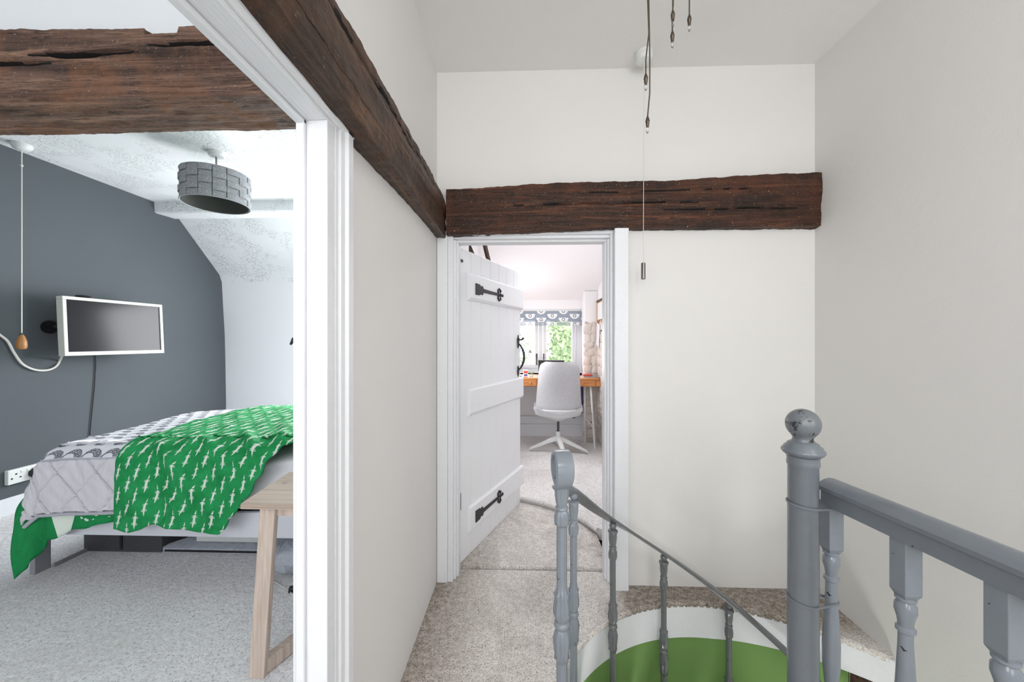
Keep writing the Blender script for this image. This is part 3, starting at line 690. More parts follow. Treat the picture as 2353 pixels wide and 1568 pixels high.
# office window
GY = 5.36
wn_ = empty('window_4', (0, GY, 0)); struct(wn_)
def wbox(nm, x0, x1, z0, z1, y0=-.03, y1=.03, mat='white_gloss'):
    return MB().box((x0, y0, z0), (x1, y1, z1)).build(nm, mat, wn_, False, .003)
gx = lambda px: atY(px, 800, GY - .03).x
xr1 = gx(1332)
wbox('frame', gx(1323), WX1, WZ0, WZ1); wbox('frame', gx(1238), gx(1247), WZ0, WZ1); wbox('frame', WX0, WX0 + .04, WZ0, WZ1)
wbox('frame', WX0 + .04, gx(1323), WZ0, WZ0 + .05); wbox('frame', WX0 + .04, gx(1323), WZ1 - .04, WZ1)
for a, b in ((WX0 + .045, gx(1237)), (gx(1248), gx(1322))):
    wbox('casement_stile', a, a + .045, WZ0 + .05, WZ1 - .04, -.045, .02); wbox('casement_stile', b - .045, b, WZ0 + .05, WZ1 - .04, -.045, .02)
    wbox('casement_rail', a + .045, b - .045, WZ0 + .05, WZ0 + .10, -.045, .02); wbox('casement_rail', a + .045, b - .045, WZ1 - .09, WZ1 - .04, -.045, .02)
    wbox('pane', a + .045, b - .045, WZ0 + .10, WZ1 - .09, -.004, .0, 'glass')
for px in (1233, 1249):
    p = atY(px, 818, GY - .05)
    h_ = MB().box((p.x - .008, -.065, p.z - .03), (p.x + .008, -.045, p.z + .03)).tube([(p.x, -.07, p.z + .02), (p.x, -.075, p.z - .13 if px < 1240 else p.z - .06)], .007, 8)
    h_.build('casement_handle', 'black_iron', wn_, True)
struct(MB().box((WX0, OY - .0, WZ0 - .03), (WX1, GY - .03, WZ0 + .004)).build('trim_9', 'white_gloss'))
# tree outside
tr = tag(empty('garden_tree', (0.75, 8.2, -2.5)), 'pale green leafy tree seen through the right pane of the office window', 'tree')
MB().tube([(0, 0, 0), (.03, 0, 2), (.1, .05, 4.2)], [.09, .07, .03], 10).build('trunk', 'bark', tr, True)
lf = MB(); rnd = random.Random(3)
for i in range(1500):
    p = Vector((rnd.gauss(0.06, .12), rnd.gauss(0, .3), 3.75 + rnd.gauss(0, .42))); 
    a = rnd.random() * 6.3; s_ = rnd.uniform(.03, .06); e1 = Vector((math.cos(a), .3, math.sin(a))) * s_; e2 = Vector((-math.sin(a), rnd.uniform(-.5, .5), math.cos(a))) * s_ * .6
    lf.add([p - e1, p + e2, p + e1, p - e2], [(0, 1, 2, 3)])
lf.build('foliage', 'leafg', tr, kind='stuff')
hg = MB(); rnd = random.Random(8)
for i in range(420):
    p = Vector((rnd.uniform(-.7, .2), 9.5 + rnd.gauss(0, .2), 1.5 - 3.9 * rnd.random() ** 1.6)); a = rnd.random() * 6.3; s_ = rnd.uniform(.02, .05)
    e1 = Vector((math.cos(a), .3, math.sin(a))) * s_; e2 = Vector((-math.sin(a), .2, math.cos(a))) * s_ * .6
    hg.add([p - e1, p + e2, p + e1, p - e2], [(0, 1, 2, 3)])
o = tag(hg.build('garden_shrub', 'leafg'), 'faint pale shrub outside the left pane of the office window', 'shrub')
MB().box((-60, 6, -2.6), (60, 90, -2.5)).build('ground', 'bark')['kind'] = 'structure'
# roman blind
bld = tag(empty('roman_blind', (0, 5.15, 0)), 'blue-grey roman blind with white bowl pattern at the top of the office window', 'blind')
zb = atY(1270, 715, 5.15).z; zb2 = atY(1270, 737, 5.15).z; zb3 = atY(1270, 749, 5.15).z
rings = []
for i in range(41):
    x = WX0 + .01 + (WX1 - WX0 - .03) * i / 40; w_ = .004 * math.sin(x * 9)
    rings.append([Vector((x, w_, zb)), Vector((x, -.01 + w_, zb2 + .01)), Vector((x, -.018, zb2)), Vector((x, .0, zb2)), Vector((x, .01, zb))])
MB().loft(rings).build('blind_cloth', 'blind', bld, True)
for k in range(3):
    zz = zb2 - (zb2 - zb3) * k / 3
    MB().box((WX0 + .01, -.03 + .005*k, zz - .018), (WX1 - .02, .0, zz - .002)).build('blind_fold', 'blind', bld, False, .004)
MB().box((WX0 + .01, -.02, zb - .0), (WX1 - .02, .02, zb + .03)).build('head_rail', 'white_metal', bld, False, .003)
# rafters by the door head
ra = atY(1096, 552, 3.4); rb = atY(1118, 592, 3.4)
raf = MB().tube([ra + Vector((0, 0, .25)), rb + Vector((.04, 0, -.12))], .022, 6).build('roof_brace', 'beam_hall', None, True)
tag(raf, 'thin dark sloping timber brace showing above the open office door', 'beam')
raf2 = MB().tube([atY(1064, 540, 3.3), atY(1086, 590, 3.3)], .03, 6).build('roof_strut', 'beam_hall', None, True)
tag(raf2, 'short dark timber strut in the corner above the office door hinge', 'beam')
# ---- desk
dz = .055; DT = .886; DY0, DY1 = 4.56, 5.06
desk = tag(empty('office_desk', (.2, 4.8, dz)), 'honey pine desk with drawers on white trestles under the office window', 'desk')
def loc(mb, root): return mb.xf(Matrix.Translation(-Vector(root.location)))
DX0, DX1 = -.46, .90
loc(MB().prism([(DX0, DY0), (DX1, DY0), (DX1, 4.78), (.70, 4.78), (.70, DY1), (DX0, DY1)], DT - .022, DT), desk).build('desktop', 'desk_wood', desk, False, .003)
loc(MB().box((DX0, DY0 + .012, DT - .105), (DX1, DY0 + .03, DT - .022)).box((DX0, DY1 - .03, DT - .105), (.70, DY1 - .012, DT - .022)), desk).build('apron', 'desk_wood', desk, False, .002)
for (a, b, kx) in ((1150, 1232, 1219), (1290, 1368, 1340), (1371, 1400, 1400)):
    xa_, xb_ = atY(a, 880, DY0).x, atY(b, 880, DY0).x
    dr = loc(MB().box((xa_, DY0 + .002, DT - .098), (xb_, DY0 + .014, DT - .028)), desk).build('drawer', 'desk_wood', desk, False, .002)
    kxx = atY(kx, 880, DY0).x
    if kx < 1390: loc(MB().sphere((kxx, DY0 - .008, DT - .063), .013, 10, 6), desk).build('knob', 'desk_wood', dr, True)
def trestle(xs, back):
    root = None
    p_t1, p_f1 = xs
for X_, in ((.80,), (-.30,)):
    f1 = Vector((X_ - .035, 4.80, dz)); t1 = Vector((X_ - .05, 4.74, DT - .105)); f2 = Vector((X_ + .03, 4.50, dz)); t2 = Vector((X_ + .0, 4.62, DT - .105))
    loc(MB().tube([f1, t1], .012, 8), desk).build('leg', 'white_metal', desk, True)
    loc(MB().tube([f2, t2], .012, 8), desk).build('leg', 'white_metal', desk, True)
    loc(MB().tube([f1.lerp(t1, .42), f2.lerp(t2, .33)], .010, 8), desk).build('brace', 'white_metal', desk, True)
# ---- swivel chair
cp = Vector((.385, 4.36, dz))
ch = tag(empty('swivel_chair', cp, (0, 0, .0)), 'pale grey upholstered swivel chair with white four-star base at the office desk', 'chair')
rings = []
for i in range(25):
    t_ = i / 24
    z = .455 + .59 * t_
    hw = .262 - .045 * t_ ** 1.2
    if t_ > .82: hw *= math.sqrt(max(0.02, 1 - ((t_ - .82) / .18) ** 2.6)) * .25 + .75 if t_ < .999 else .72
    yb_ = -.16 - .07 * t_ + .02 * math.sin(t_ * 5)
    if t_ < .15: yb_ += .06 * (1 - t_ / .15) ** 2
    ring = []
    for j in range(17):
        u = -1 + 2 * j / 16; ring.append(Vector((u * hw, yb_ + .10 * abs(u) ** 2.2, z)))
    for j in range(16, -1, -1):
        u = -1 + 2 * j / 16; ring.append(Vector((u * hw * .97, yb_ + .035 + .095 * abs(u) ** 2.2, z)))
    rings.append(ring)
MB().loft(rings).build('backrest', 'wool', ch, True, angle=60)
rings = []
for i in range(15):
    t_ = i / 14; y = -.17 + .46 * t_; hw = .255 + .02 * math.sin(PI * t_) - .05 * max(0, t_ - .8) / .2
    rings.append([Vector((u * hw, y, .45 + .05 * abs(u) ** 3 + (0 if k == 0 else .035))) for k, rng in ((0, range(-6, 7)), (1, range(6, -7, -1))) for u in [q_ / 6 for q_ in rng]])
MB().loft(rings).build('seat', 'wool', ch, True, angle=60)
rings = []
for (z, hx_, hy_) in ((.345, .03, .03), (.365, .07, .06), (.40, .17, .14), (.43, .262, .19), (.50, .285, .215), (.505, .272, .205)):
    rings.append([Vector((hx_ * math.cos(2*PI*j/28), .03 + hy_ * math.sin(2*PI*j/28), z)) for j in range(28)])
MB().loft(rings).build('seat_shell', 'white_metal', ch, True)
MB().tube([(.05, 0, .40), (.19, -.02, .40)], .005, 6).build('height_lever', 'black_plastic', ch, True)
MB().lathe([(.24, .014), (.36, .014)], n=14).build('gas_column', 'leather', ch, True)
MB().lathe([(.12, .024), (.15, .028), (.24, .028)], n=16).build('column_sleeve', 'white_metal', ch, True)
for k, (dx, dy) in enumerate(((.33, -.07), (.055, -.33), (-.33, .03), (-.03, .33))):
    v = Vector((dx, dy, 0)); s_ = v.normalized(); nrm = Vector((-s_.y, s_.x, 0)); rings = []
    for t_, zz, w_, h_ in ((.03, .135, .030, .060), (.25, .115, .026, .048), (.6, .068, .021, .036), (.96, .026, .017, .022), (1.0, .010, .012, .010), (1.02, .0, .011, .012)):
        c_ = v * t_
        rings.append([c_ + nrm * w_ * a + Vector((0, 0, zz + h_ * b)) for a, b in ((-1, 0), (1, 0), (1, .8), (.5, 1), (-.5, 1), (-1, .8))])
    MB().loft(rings).build('leg', 'white_metal', ch, True)
# ---- desk things
mn = tag(empty('computer_monitor', (atY(1267, 840, 4.82).x, 4.82, DT)), 'dark flat monitor on the desk behind the swivel chair', 'monitor')
mw = (atY(1297, 840, 4.82).x - atY(1237, 840, 4.82).x) / 2
mz = atY(1267, 828, 4.82).z - DT
MB().box((-mw, 0, .06), (mw, .02, mz)).build('monitor_case', 'black_plastic', mn, False, .004)
MB().box((-.03, .02, 0), (.03, .035, .2)).box((-.09, -.05, 0), (.09, .08, .01)).build('stand', 'black_plastic', mn, False, .002)
lp = tag(empty('desk_lamp', (atY(1196, 855, 4.75).x - .03, 4.75, DT)), 'small silver gooseneck lamp at the left of the office desk', 'lamp')
o0 = Vector(lp.location)
MB().lathe([(0, .05), (.012, .048), (.018, .015)], n=20).build('base', 'chrome', lp, True)
pts = [Vector((0, 0, .01)), Vector((0, 0, .2))] + [atY(px, py, 4.75) - o0 for px, py in ((1199, 788), (1206, 787), (1213, 791), (1217, 799), (1218, 806))]
MB().tube(pts, .005, 8).build('gooseneck', 'chrome', lp, True)
e_ = pts[-1]; MB().lathe([(-.03, .022), (-.01, .018), (.01, .008)], c=e_, n=14).build('lamp_head', 'chrome', lp, True)
p = atY(1208, 862, 4.66)
ct = tag(empty('photo_box', (p.x, 4.66, DT)), 'small white box with a red and blue picture at the left end of the desk', 'box')
MB().box((-.032, 0, 0), (.032, .05, .085)).build('box_body', 'white_plastic', ct, False, .003)
M['red_print'] = plain('red_print', srgb(196, 84, 72), .6); M['blue_print'] = plain('blue_print', srgb(80, 84, 150), .6)
MB().box((-.026, -.003, .045), (.026, 0, .078)).build('picture', 'red_print', ct); MB().box((-.02, -.003, .012), (.02, 0, .036)).build('picture', 'blue_print', ct)
p = atY(1221, 866, 4.7)
plnt = tag(empty('potted_succulent', (p.x, 4.7, DT)), 'tiny green succulent in a pot beside the picture box on the desk', 'plant')
MB().lathe([(0, .02), (.03, .026)], n=14).build('pot', 'white_plastic', plnt, True)
for k in range(9):
    a = k * .7; MB().tube([(0, 0, .028), (.02*math.cos(a), .02*math.sin(a), .045), (.035*math.cos(a), .035*math.sin(a), .06)], [.004, .007, .001], 6).build('leaf', 'herb', plnt, True)
p = atY(1356, 866, 4.66)
tb_ = tag(MB().box((p.x - .09, 4.60, DT), (p.x + .09, 4.80, DT + .010)).build('notebook', 'bed_leg', None, False, .003), 'flat grey notebook on the right end of the office desk', 'book')
p = atY(1350, 860, 4.7)
tag(MB().box((p.x - .055, 4.66, DT + .010), (p.x + .055, 4.76, DT + .038)).build('purse', 'red_print', None, False, .008), 'rust red purse lying on the grey notebook', 'purse')
# pin board on the side wall
pbd = tag(empty('pin_board', (OXR, 4.62, 1.0)), 'black framed cork pin board with papers on the office side wall', 'board')
M['cork'] = plain('cork', srgb(176, 124, 78), .9, 0, .3, 90)
z0p, z1p = atX(1376, 757, OXR - .02).z - 1.0 - .01, atX(1376, 692, OXR - .02).z - 1.0
MB().box((-.012, -.30, z0p), (0, .24, z1p)).build('cork_panel', 'cork', pbd)
for lo, hi in (((-.02, -.32, z1p), (0, .26, z1p + .018)), ((-.02, -.32, z0p - .018), (0, .26, z0p)), ((-.02, .24, z0p), (0, .26, z1p)), ((-.02, -.32, z0p), (0, -.30, z1p))):
    MB().box(lo, hi).build('frame', 'black_plastic', pbd)
MB().box((-.016, -.28, z0p + .13), (-.013, .17, z1p - .02)).build('paper', 'white_plastic', pbd)
pp = MB().box((-.03, -.02, -.18), (-.026, .16, .1), Matrix.Rotation(.2, 3, 'X')); pp.xf(Matrix.Translation((0, 0, z0p - .02))).build('paper', 'bed_white', pbd)
tag(MB().box((.69, 4.93, .40), (.75, 5.05, .78)).build('file_box', 'blue_print', None, False, .004), 'blue folder box under the desk by the window wall', 'box')
MB().tube([(.45, 5.05, .70), (.44, 5.03, .4), (.40, 5.05, .335), (.2, 5.045, .335), (.0, 5.04, .345), (-.2, 5.045, .335)], .003, 6).build('desk_cable', 'cord_white', None, True)
tag(bpy.data.objects['desk_cable'], 'thin white cable trailing along the skirting under the desk', 'cable')

# ================================================================== pull switch on landing ceiling
ps = tag(empty('pull_cord_switch', (.62, 1.99, ZC)), 'round white ceiling pull switch with long cord near the end wall', 'switch')
pos = atZ(1480, 128, ZC - .015); ps.location = (pos.x, pos.y, ZC); o0 = Vector(ps.location)
MB().lathe([(0, .043), (-.012, .044), (-.022, .044), (-.024, .041), (-.045, .038), (-.050, .020)], n=28).build('ceiling_rose', 'white_plastic', ps, True, angle=30)
zend = H + (784 - 605) / F * (pos.y)
MB().tube([(0, 0, -.045), (-.002, 0, -.5), (-.004, 0, zend - ZC)], .0016, 6).build('cord', 'cord_white', ps, True)
MB().sphere((0, 0, -.15), .005, 8, 6).build('cord_bead', 'cord_white', ps, True)
MB().lathe([(0, .002), (-.004, .011), (-.085, .011), (-.088, .009)], c=(-.004, 0, zend - ZC), n=16).build('pull_handle', 'chrome', ps, True, angle=30)
# cluster pendant
PD = 1.25
cl = empty('cluster_pendant', at(1530, 40, PD)); cl.location.z = ZC; tag(cl, 'cluster of olive flex pendants with small bare bulbs hanging above the stairs', 'ceiling lamp'); o0 = Vector(cl.location)
MB().lathe([(0, .07), (-.015, .07), (-.03, .045), (-.035, .01)], n=28).build('ceiling_plate', 'brass_dark', cl, True, angle=30)
for (px, pe, x0, mid) in ((1484, 170, 1487, 1491), (1488, 268, 1490, 1493), (1546, 24, 1547, 1547), (1545, 72, 1546, 1547), (1584, 34, 1584, 1583)):
    pts = [Vector((0, 0, -.03)), at(x0, -150, PD) - o0, at(x0, -40, PD) - o0, at(mid if pe > 100 else x0, pe * .45, PD) - o0, at(mid if pe > 200 else px, pe * .8, PD) - o0, at(px, pe, PD) - o0]
    MB().tube(pts, .0022, 6).build('flex', 'flex', cl, True)
    e_ = pts[-1]
    so = MB().lathe([(.0, .003), (-.010, .006), (-.016, .0072), (-.018, .0060), (-.028, .0055), (-.030, .0045), (-.036, .0045)], c=e_, n=14).build('bulb_socket', 'brass_dark', cl, True, angle=30)
    MB().lathe([(-.034, .0035), (-.042, .0042), (-.052, .0035), (-.056, .001)], c=e_, n=12).build('bulb', 'bulb', so, True)

# ================================================================== newel, spiral balustrade
NX, NY = .846, 1.18
nw = tag(empty('newel_post', (NX, NY, -2.5)), 'grey painted round newel post with chipped ball finial at the spiral stair', 'post')
ZT = .985                        # top of the post shaft
MB().lathe([(0, .041), (2.5 + ZT - .6, .040), (2.5 + ZT - .035, .039), (2.5 + ZT - .03, .042), (2.5 + ZT - .02, .042), (2.5 + ZT - .015, .041), (2.5 + ZT, .043)], n=40).build('post_shaft', 'newel_paint', nw, True)
bz = 2.5 + ZT
MB().lathe([(bz - .004, .043), (bz + .004, .052), (bz + .010, .056), (bz + .016, .055), (bz + .020, .050), (bz + .025, .049), (bz + .030, .042), (bz + .035, .040), (bz + .040, .032), (bz + .043, .028)], n=40).build('cap', 'newel_paint', nw, True, angle=60)
fin = MB().lathe([(bz + .040, .030), (bz + .048, .026), (bz + .055, .028)] + [(bz + .093 - .0455 * math.cos(a), .0455 * math.sin(a)) for a in [PI * k / 16 for k in range(4, 16)]] + [(bz + .1385, .002)], n=40)
fin.build('ball_finial', 'chipped', nw, True, angle=60)
def strap(z, tilt, rad):
    pts = []
    cx_, cy_ = NX + .035, NY - .028
    for i in range(48):
        a = 2 * PI * i / 48; d = Vector((math.cos(a), math.sin(a), 0))
        best = max((d * .0420, STRAP_OFF + d * rad), key=lambda q_: q_.dot(d))
        pts.append(best + Vector((0, 0, z + tilt * best.x)))
    m_ = MB().sweep(pts + [pts[0]], [(-.0015, -.003), (.0015, -.003), (.0015, .003), (-.0015, .003)])
    m_.build('wire_strap', 'newel_paint', nw, True)

# spiral balusters
def balu_profile(L, sc=1.0):
    P = []
    def a(z, r, f=0, nf=8): P.append((-z, r * sc, f, nf))
    for k in range(1, 9):
        an = PI * k / 9; a(.016 - .016 * math.cos(an), .016 * math.sin(an))
    a(.034, .013); a(.036, .021); a(.041, .023); a(.046, .020); a(.052, .018, .05); a(.075, .017, .08); a(.10, .014, .08); a(.108, .0125)
    a(.110, .016); a(.116, .017); a(.120, .013); a(.126, .016, .05); a(.140, .0185, .08); a(.160, .018, .08); a(.168, .016, .1); a(.170, .0125, .04)
    z = .175
    while z < .37: a(z, .0128, .05, 10); z += .03
    a(.375, .0145, .1); a(.380, .019, .12); a(.395, .0175, .07); a(.42, .0205, .08); a(.445, .021, .08); a(.462, .016, .04); a(.468, .014)
    a(.472, .019); a(.480, .0205); a(.487, .018); a(.492, .0145); a(.500, .018, .05); a(.520, .0215, .08); a(.545, .020, .08); a(.570, .0175, .09); a(.585, .0180, .12); a(.590, .0135, .06)
    z = .60
    while z < L - .05: a(z, .0135, .05, 10); z += .04
    a(L - .05, .016); a(L - .03, .018); a(L - .02, .026); a(L, .028)
    return P
angs = []
RB = .735
def ang_for(px):
    best = None
    for i in range(0, 1500):
        th = i / 10 * PI / 180; x, y = C.x - RB * math.cos(th), C.y + RB * math.sin(th)
        d = -x * sn + y * cs; xc = x * cs + y * sn; p_ = CX + F * xc / d
        if best is None or abs(p_ - px) < best[0]: best = (abs(p_ - px), th, x, y, d)
    return best
bal = []
labels = ['pale blue-grey iron baluster second from the curled rail end', 'iron baluster third along the stair rail in front of the white door frame', 'shade-darkened grey iron baluster fourth along the descending stair rail', 'lowest shade-darkened grey iron baluster nearest behind the big newel post']
for px, py, lab, mt in ((1318, 1131, labels[0], 'iron_paint'), (1408, 1201, labels[1], 'iron_shaded'), (1525, 1274, labels[2], 'iron_shaded'), (1675, 1384, labels[3], 'iron_shaded')):
    _, th, x, y, d = ang_for(px); zt_ = H - (py - CY) / F * d
    mb_ = MB().lathe(balu_profile(.93), n=40)
    e_ = tag(empty('stair_baluster', (x, y, zt_)), lab, 'baluster', 'cast iron balusters of the spiral stair')
    mb_.build('baluster_shaft', mt, e_, True, angle=60)
    bal.append((th, Vector((x, y, zt_))))
# treads (below the picture) that carry them
for k, (th, p_) in enumerate(bal):
    tz = p_.z - .93; a0, a1 = th - .22, th + .22
    pol = [(C.x - .055 * math.cos(a0), C.y + .055 * math.sin(a0))] + [(C.x - .765 * math.cos(a0 + (a1 - a0) * i / 6), C.y + .765 * math.sin(a0 + (a1 - a0) * i / 6)) for i in range(7)] + [(C.x - .055 * math.cos(a1), C.y + .055 * math.sin(a1))]
    tag(MB().prism(pol, tz - .025, tz).build('stair_tread', 'iron_shaded'), ['highest', 'second highest', 'third highest', 'lowest'][k] + ' wedge tread of the iron spiral stair', 'stair tread', 'iron stair treads')
# first thicker post under the volute
x, y = atY(1291, 1100, 1.19).x, 1.19
fp = tag(empty('stair_baluster', (x, y, .87)), 'thick fluted iron baluster under the curled end of the stair rail', 'baluster', 'cast iron balusters of the spiral stair')
P = balu_profile(1.40, 1.0)
P2 = [(z, r * 1.22, f, nf) for z, r, f, nf in P if z < -.05]
P2 = [((z + .052) * (1.0 if z < -.2 else 1.0), r, f, nf) for z, r, f, nf in P2]
P2[0] = (0.03, P2[0][1], P2[0][2], P2[0][3])
P2[-1] = (-.895, .04, 0, 8)
P2 = [q_ for q_ in P2 if q_[0] > -.88] + [(-.885, .03, 0, 8), (-.895, .04, 0, 8)]
MB().lathe(P2, n=40).build('baluster_shaft', 'iron_paint', fp, True, angle=60)
# handrail
rail = tag(empty('stair_handrail', (C.x, C.y, 0)), 'grey iron handrail curling into a loop and spiralling down round the newel', 'handrail')
vx, vy, vz = atY(1304, 1100, 1.19).x, 1.19, .918
# loop centre above the post
lc = at(1296, 1079, 1.20)
lr = .050; pts = []; ups = []
tdir = Vector((bal[0][1].x - x, bal[0][1].y - y, 0)).normalized()
td_r = tdir; tdir = Vector((-.17, .985, 0)); axis_side = tdir.cross(Vector((0, 0, 1)))
# from spiral start go into the loop from below
N = 44
for i in range(N + 1):
    a = -PI / 2 + .25 - (2 * PI - .35) * i / N * -1
    p_ = lc + tdir * lr * math.cos(a) * .95 + Vector((0, 0, lr * math.sin(a) * 1.05)) + axis_side * (-.012 * i / N)
    pts.append(p_); ups.append(tdir * math.cos(a) + Vector((0, 0, math.sin(a))))
profv = [(-.026, -.006), (.026, -.006), (.029, 0), (.024, .008), (0, .010), (-.024, .008), (-.029, 0)]
profr = [(-.021, -.006), (.021, -.006), (.0235, 0), (.019, .007), (0, .009), (-.019, .007), (-.0235, 0)]
loc(MB().sweep(pts, profv, ups), rail).build('volute', 'iron_paint', rail, True)
ctrl = [(0.0, lc.z - lr * 1.03)] + [(th, p_.z + .006) for th, p_ in bal]
th5 = bal[-1][0]; z5 = bal[-1][1].z
slope = (bal[-1][1].z - bal[-2][1].z) / (bal[-1][0] - bal[-2][0])
for k in range(1, 7): ctrl.append((th5 + k * .35, z5 + slope * k * .35))
def zr(th):
    for i in range(len(ctrl) - 1):
        if ctrl[i][0] <= th <= ctrl[i+1][0]:
            f_ = (th - ctrl[i][0]) / (ctrl[i+1][0] - ctrl[i][0]); return ctrl[i][1] * (1 - f_) + ctrl[i+1][1] * f_
    return ctrl[-1][1]
pts = []
for i in range(160):
    th = .06 + (ctrl[-1][0] - .08) * i / 159
    zz = (zr(max(0, th - .12)) + zr(th) + zr(th + .12)) / 3
    rr_ = RB
    pts.append(Vector((C.x - rr_ * math.cos(th), C.y + rr_ * math.sin(th), zz)))
pts = [Vector(lc + Vector((0, 0, -lr * 1.02)) + tdir * .005)] + pts[2:]
upr = []
for i, p_ in enumerate(pts):
    rd = Vector((C.x - p_.x, C.y - p_.y, 0)).normalized(); bk_ = .95 * max(0, 1 - i / 45)
    upr.append(Vector((0, 0, 1)) * math.cos(bk_) - rd * math.sin(bk_))
loc(MB().sweep(pts, profr, upr), rail).build('rail_strip', 'iron_shaded', rail, True)

# ================================================================== timber balustrade on the right
RX0, RY0 = .943, 1.135
RX1, RY1 = 1.03, .30
bt = tag(empty('landing_balustrade_rail', (RX0, RY0, .9)), 'blue-grey moulded wooden handrail running from the newel toward the camera', 'handrail')
pa, pb_ = Vector((RX0, RY0, .862)), Vector((RX1, RY1, .862))
prof_h = [(-.028, -.028), (.028, -.028), (.028, .012), (.038, .018), (.040, .030), (.030, .040), (.016, .047), (0, .050), (-.016, .047), (-.030, .040), (-.040, .030), (-.038, .018), (-.028, .012)]
loc(MB().sweep([pa + Vector((-.012, .055, 0)), pa.lerp(pb_, .5), pb_], prof_h), bt).build('rail', 'newel_paint', bt, True, angle=30)
loc(MB().box((-.02, -.5, 0), (.02, .5, .012)), bt) if False else None
def turned(root, z_off):
    T = root
    hb = .021
    MB().box((-hb, -hb, -.140), (hb, hb, .0)).loft([[Vector((a * hb, b * hb, -.140)) for a, b in ((-1,-1),(1,-1),(1,1),(-1,1))], [Vector((a * .014, b * .014, -.153)) for a, b in ((-1,-1),(1,-1),(1,1),(-1,1))]]).build('top_block', 'iron_paint', T, False, .0015)
    prof = [(-.172, .015), (-.176, .021), (-.182, .021), (-.186, .016), (-.196, .0215), (-.212, .022), (-.232, .0165), (-.250, .0145), (-.254, .0195), (-.262, .0195), (-.266, .0145), (-.30, .015), (-.38, .019), (-.46, .023), (-.53, .022), (-.585, .0165), (-.60, .0145), (-.604, .0195), (-.612, .0195), (-.616, .015), (-.64, .020), (-.66, .021), (-.68, .0155), (-.69, .02), (-.70, .016)]
    MB().lathe([(z_ + .025, r__) for z_, r__ in prof], n=28).build('turned_shaft', 'iron_paint', T, True, angle=50)
    MB().box((-hb, -hb, -.838), (hb, hb, -.675)).build('bottom_block', 'iron_paint', T, False, .0015)
labs = ['square-topped turned baluster strapped to the round newel post', 'turned wooden baluster standing midway under the landing handrail', 'turned wooden baluster cut off by the edge of the picture under the handrail']
for k, (px, Yq) in enumerate(((1910, 1.10), (2081, .955), (2312, .795))):
    for it in range(3):
        x_ = RX0 + (RX1 - RX0) * (RY0 - Yq) / (RY0 - RY1)
        r_ = (px - CX) / F; d_ = x_ / (r_ * cs - sn); Yq = r_ * d_ * sn + d_ * cs
    e_ = tag(empty('landing_baluster', (x_, Yq, .838)), labs[k], 'baluster', 'turned balusters of the landing rail'); turned(e_, 0)
    if k == 0:
        STRAP_OFF = Vector((x_ - NX, Yq - NY, 0)); strap(2.5 + .835, -.10, .026); strap(2.5 + .545, -.10, .018)
x_ = RX0 + (RX1 - RX0) * (RY0 - .62) / (RY0 - RY1)
e_ = tag(empty('landing_baluster', (RX1 - .01, .34, .838)), 'end baluster of the landing rail beside the camera', 'baluster', 'turned balusters of the landing rail'); turned(e_, 0)

# ================================================================== bedroom things
# television
tvc = (atX(143, 750, -3.62) + atX(372, 750, -3.62)) / 2
Y0, Y1 = 0, 0
tl, tr_ = at(143, 682, 3.03), at(373, 698, 3.80); bl_, br_ = at(143, 822, 3.03), at(373, 810, 3.80)
cen = (tl + tr_ + bl_ + br_) / 4
ux = (tr_ - tl); ux.z = 0; TW = ux.length; ux.normalize(); TH = .485
tv = tag(empty('television', cen), 'white framed flat television on the dark grey bedroom wall', 'television')
tv.rotation_euler = (math.radians(-3), 0, math.atan2(ux.y, ux.x))
hw, hh = TW / 2, TH / 2; b_ = .026
bz_ = MB(); 
bz_.box((-hw, -.012, hh - b_), (hw, .05, hh)).box((-hw, -.012, -hh), (hw, .05, -hh + b_ * 1.25)).box((-hw, -.012, -hh + b_), (-hw + b_, .05, hh - b_)).box((hw - b_, -.012, -hh + b_), (hw, .05, hh - b_))
bz_.build('bezel', 'tv_bezel', tv, False, .004)
MB().box((-hw + b_, -.002, -hh + b_), (hw - b_, .03, hh - b_)).build('screen', 'screen', tv)
MB().box((-hw + .01, .03, -hh + .01), (hw - .01, .07, hh - .01)).build('back_case', 'black_plastic', tv, False, .006)
MB().box((hw - .13, -.014, -hh + .009), (hw - .03, -.0115, -hh + .022)).build('badge', 'bed_white', tv)
tag(MB().tube([Vector((BX, cen.y - .25, cen.z)), Vector((BX + .03, cen.y - .25, cen.z)), cen + Vector((-.07, -.1, 0))], .018, 10).build('wall_bracket', 'black_plastic', None, True), 'black wall bracket arm behind the television', 'bracket')
pw = atX(115, 752, BX + .012)
tag(MB().lathe([(0, .055), (.012, .055), (.014, .03), (.018, .03)], n=24).xf(Matrix.Translation((BX, pw.y, pw.z)) @ Matrix.Rotation(PI/2, 4, 'Y')).build('bracket_plate', 'black_plastic', None, True), 'black oval mounting plate on the dark wall left of the television', 'bracket')
tag(MB().sphere(cen + Vector((-.06, -.22, hh + .012)), .035, 14, 8, (1, 1.6, .35)).build('tv_aerial_box', 'black_plastic', None, True), 'small black dish on top of the television', 'gadget')
